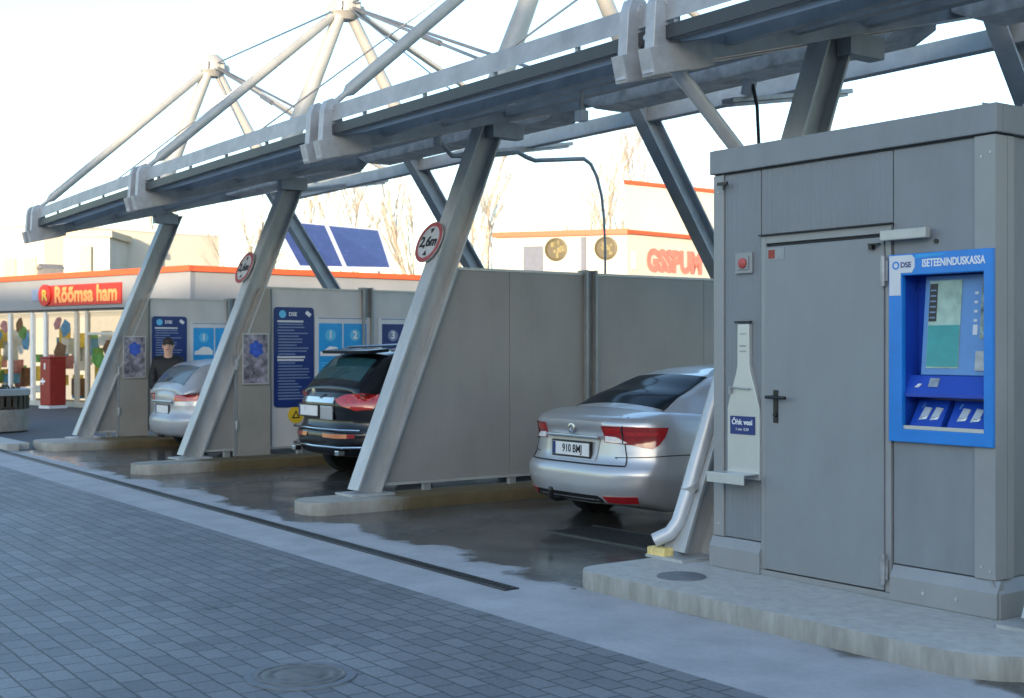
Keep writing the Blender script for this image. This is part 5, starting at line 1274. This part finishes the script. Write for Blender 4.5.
# ------------------------------------------------------------------ bare winter trees
def tree_mesh(seed, h):
    rng = random.Random(seed); tr = MB(); cr = MB()
    def grow(p, d, ln, r, lvl):
        n = 4 if lvl < 2 else 3
        pts = [p]; q = p.copy(); dd = d.copy()
        for k in range(n):
            dd = (dd + V((rng.uniform(-.13, .13), rng.uniform(-.13, .13), rng.uniform(.0, .10)))).normalized(); q = q + dd * ln / n; pts.append(q.copy())
        rs = [r * (1 - .55 * k / n) for k in range(n + 1)]
        (tr if lvl == 0 else cr).tube(pts, rs, 7 if lvl == 0 else (5 if lvl < 2 else 3), cap=False)
        if lvl >= 4: return
        for k in range({0: 13, 1: 7, 2: 6, 3: 4}[lvl]):
            f = rng.uniform(.30 if lvl else .28, 1.0); i = min(int(f * n), n - 1); bp = pts[i].lerp(pts[i + 1], f * n - i)
            a = rng.random() * 6.283; tilt = rng.uniform(.25, .62)
            bd = (dd * math.cos(tilt) + V((math.cos(a), math.sin(a), .15)) * math.sin(tilt)).normalized()
            grow(bp, bd, ln * rng.uniform(.42, .62) * (1.1 - .35 * f), r * (1 - .55 * f) * rng.uniform(.45, .65), lvl + 1)
    grow(V((0, 0, -.05)), V((0, 0, 1)), h * .86, h * .012, 0)
    out = []
    for mb in (tr, cr):
        me = bpy.data.meshes.new('t'); mb.bm.to_mesh(me); mb.bm.free()
        for p in me.polygons: p.use_smooth = True
        me.materials.append(M['bark']); out.append(me)
    return out
variants = [tree_mesh(s, 10.0) for s in (21, 22, 23)]
spots = [((-64, 24), 10.0, 'leftmost bare tree, behind the tan cornice tower'), ((-60, 26), 9.5, 'bare tree just right of the canopy tip behind the shop'), ((-52, 27), 9.8, 'bare tree between the far column and the canopy tip'),
         ((-57, 31), 10.5, 'slim bare tree a little left of the far column top'), ((-50, 31.5), 10.5, 'bare tree behind the shop roof right of the far column'), ((-55, 36.5), 11.5, 'bare tree behind the second column sign'), ((-47, 33), 9.6, 'bare tree left of the solar panels, behind the shop'),
         ((-47, 38), 9.8, 'bare tree standing above the left solar panel'), ((-53, 45), 11.6, 'far bare tree in the gap between the two solar panels'), ((-45, 40), 10.4, 'bare tree standing above the right solar panel'), ((-44, 43.5), 10.2, 'bare tree right of the solar panels behind the shop'),
         ((-50, 52), 11.5, 'bare tree close to the column with the near height sign'), ((-46, 53), 11.5, 'tall bare tree left of the cream building roof edge'), ((-43, 54), 11.8, 'tall bare tree over the left end of the cream building'), ((-48, 62), 12.5, 'farthest bare tree over the cream building window'), ((-41.5, 56), 10.6, 'bare tree over the round emblems of the cream building')]
for k, ((x, y_), h, lab) in enumerate(spots):
    t = thing('bare_tree', lab, 'tree', (x, y_, -.02), 'bare winter trees behind the shop'); t.scale = (h / 10,) * 3; t.rotation_euler = (0, 0, k * 1.3)
    for nm, me in zip(('trunk', 'crown'), variants[k % 3]):
        o = bpy.data.objects.new(nm, me); C.objects.link(o); o.parent = t

# ------------------------------------------------------------------ building across the street, behind the camera: it casts the long morning shade
SD = V((sd.x, sd.y, 0)).normalized(); SP = V((-SD.y, SD.x, 0))
st = thing('street_block', 'long pale block across the street that shades the forecourt', 'building', SD * 55)
def sbox(a0, a1, d0, d1, z0, z1):
    f = lambda a, d, z: SD * d + SP * a + V((0, 0, z))
    return MB().hexa([f(a0, d0, z0), f(a1, d0, z0), f(a1, d1, z0), f(a0, d1, z0), f(a0, d0, z1), f(a1, d0, z1), f(a1, d1, z1), f(a0, d1, z1)])
TOP = 7.5 + .14 * 55
def sp(a, d, z): return SD * d + SP * a + V((0, 0, z))
prof = [(-70, 0), (60, 0), (60, TOP), (-13, TOP), (-17, TOP - .4), (-25, TOP + .45), (-70, TOP + .45)]
MB().prism([sp(a, 55, z) for a, z in prof], SD * 12).build('wall', 'cream', st)
for k in range(12):
    for z in (1.2, 4.4, 7.6, 10.8):
        sbox(-56 + k * 8.2, -54 + k * 8.2, 54.93, 54.997, z, z + 1.5).build('window', 'glass', st)
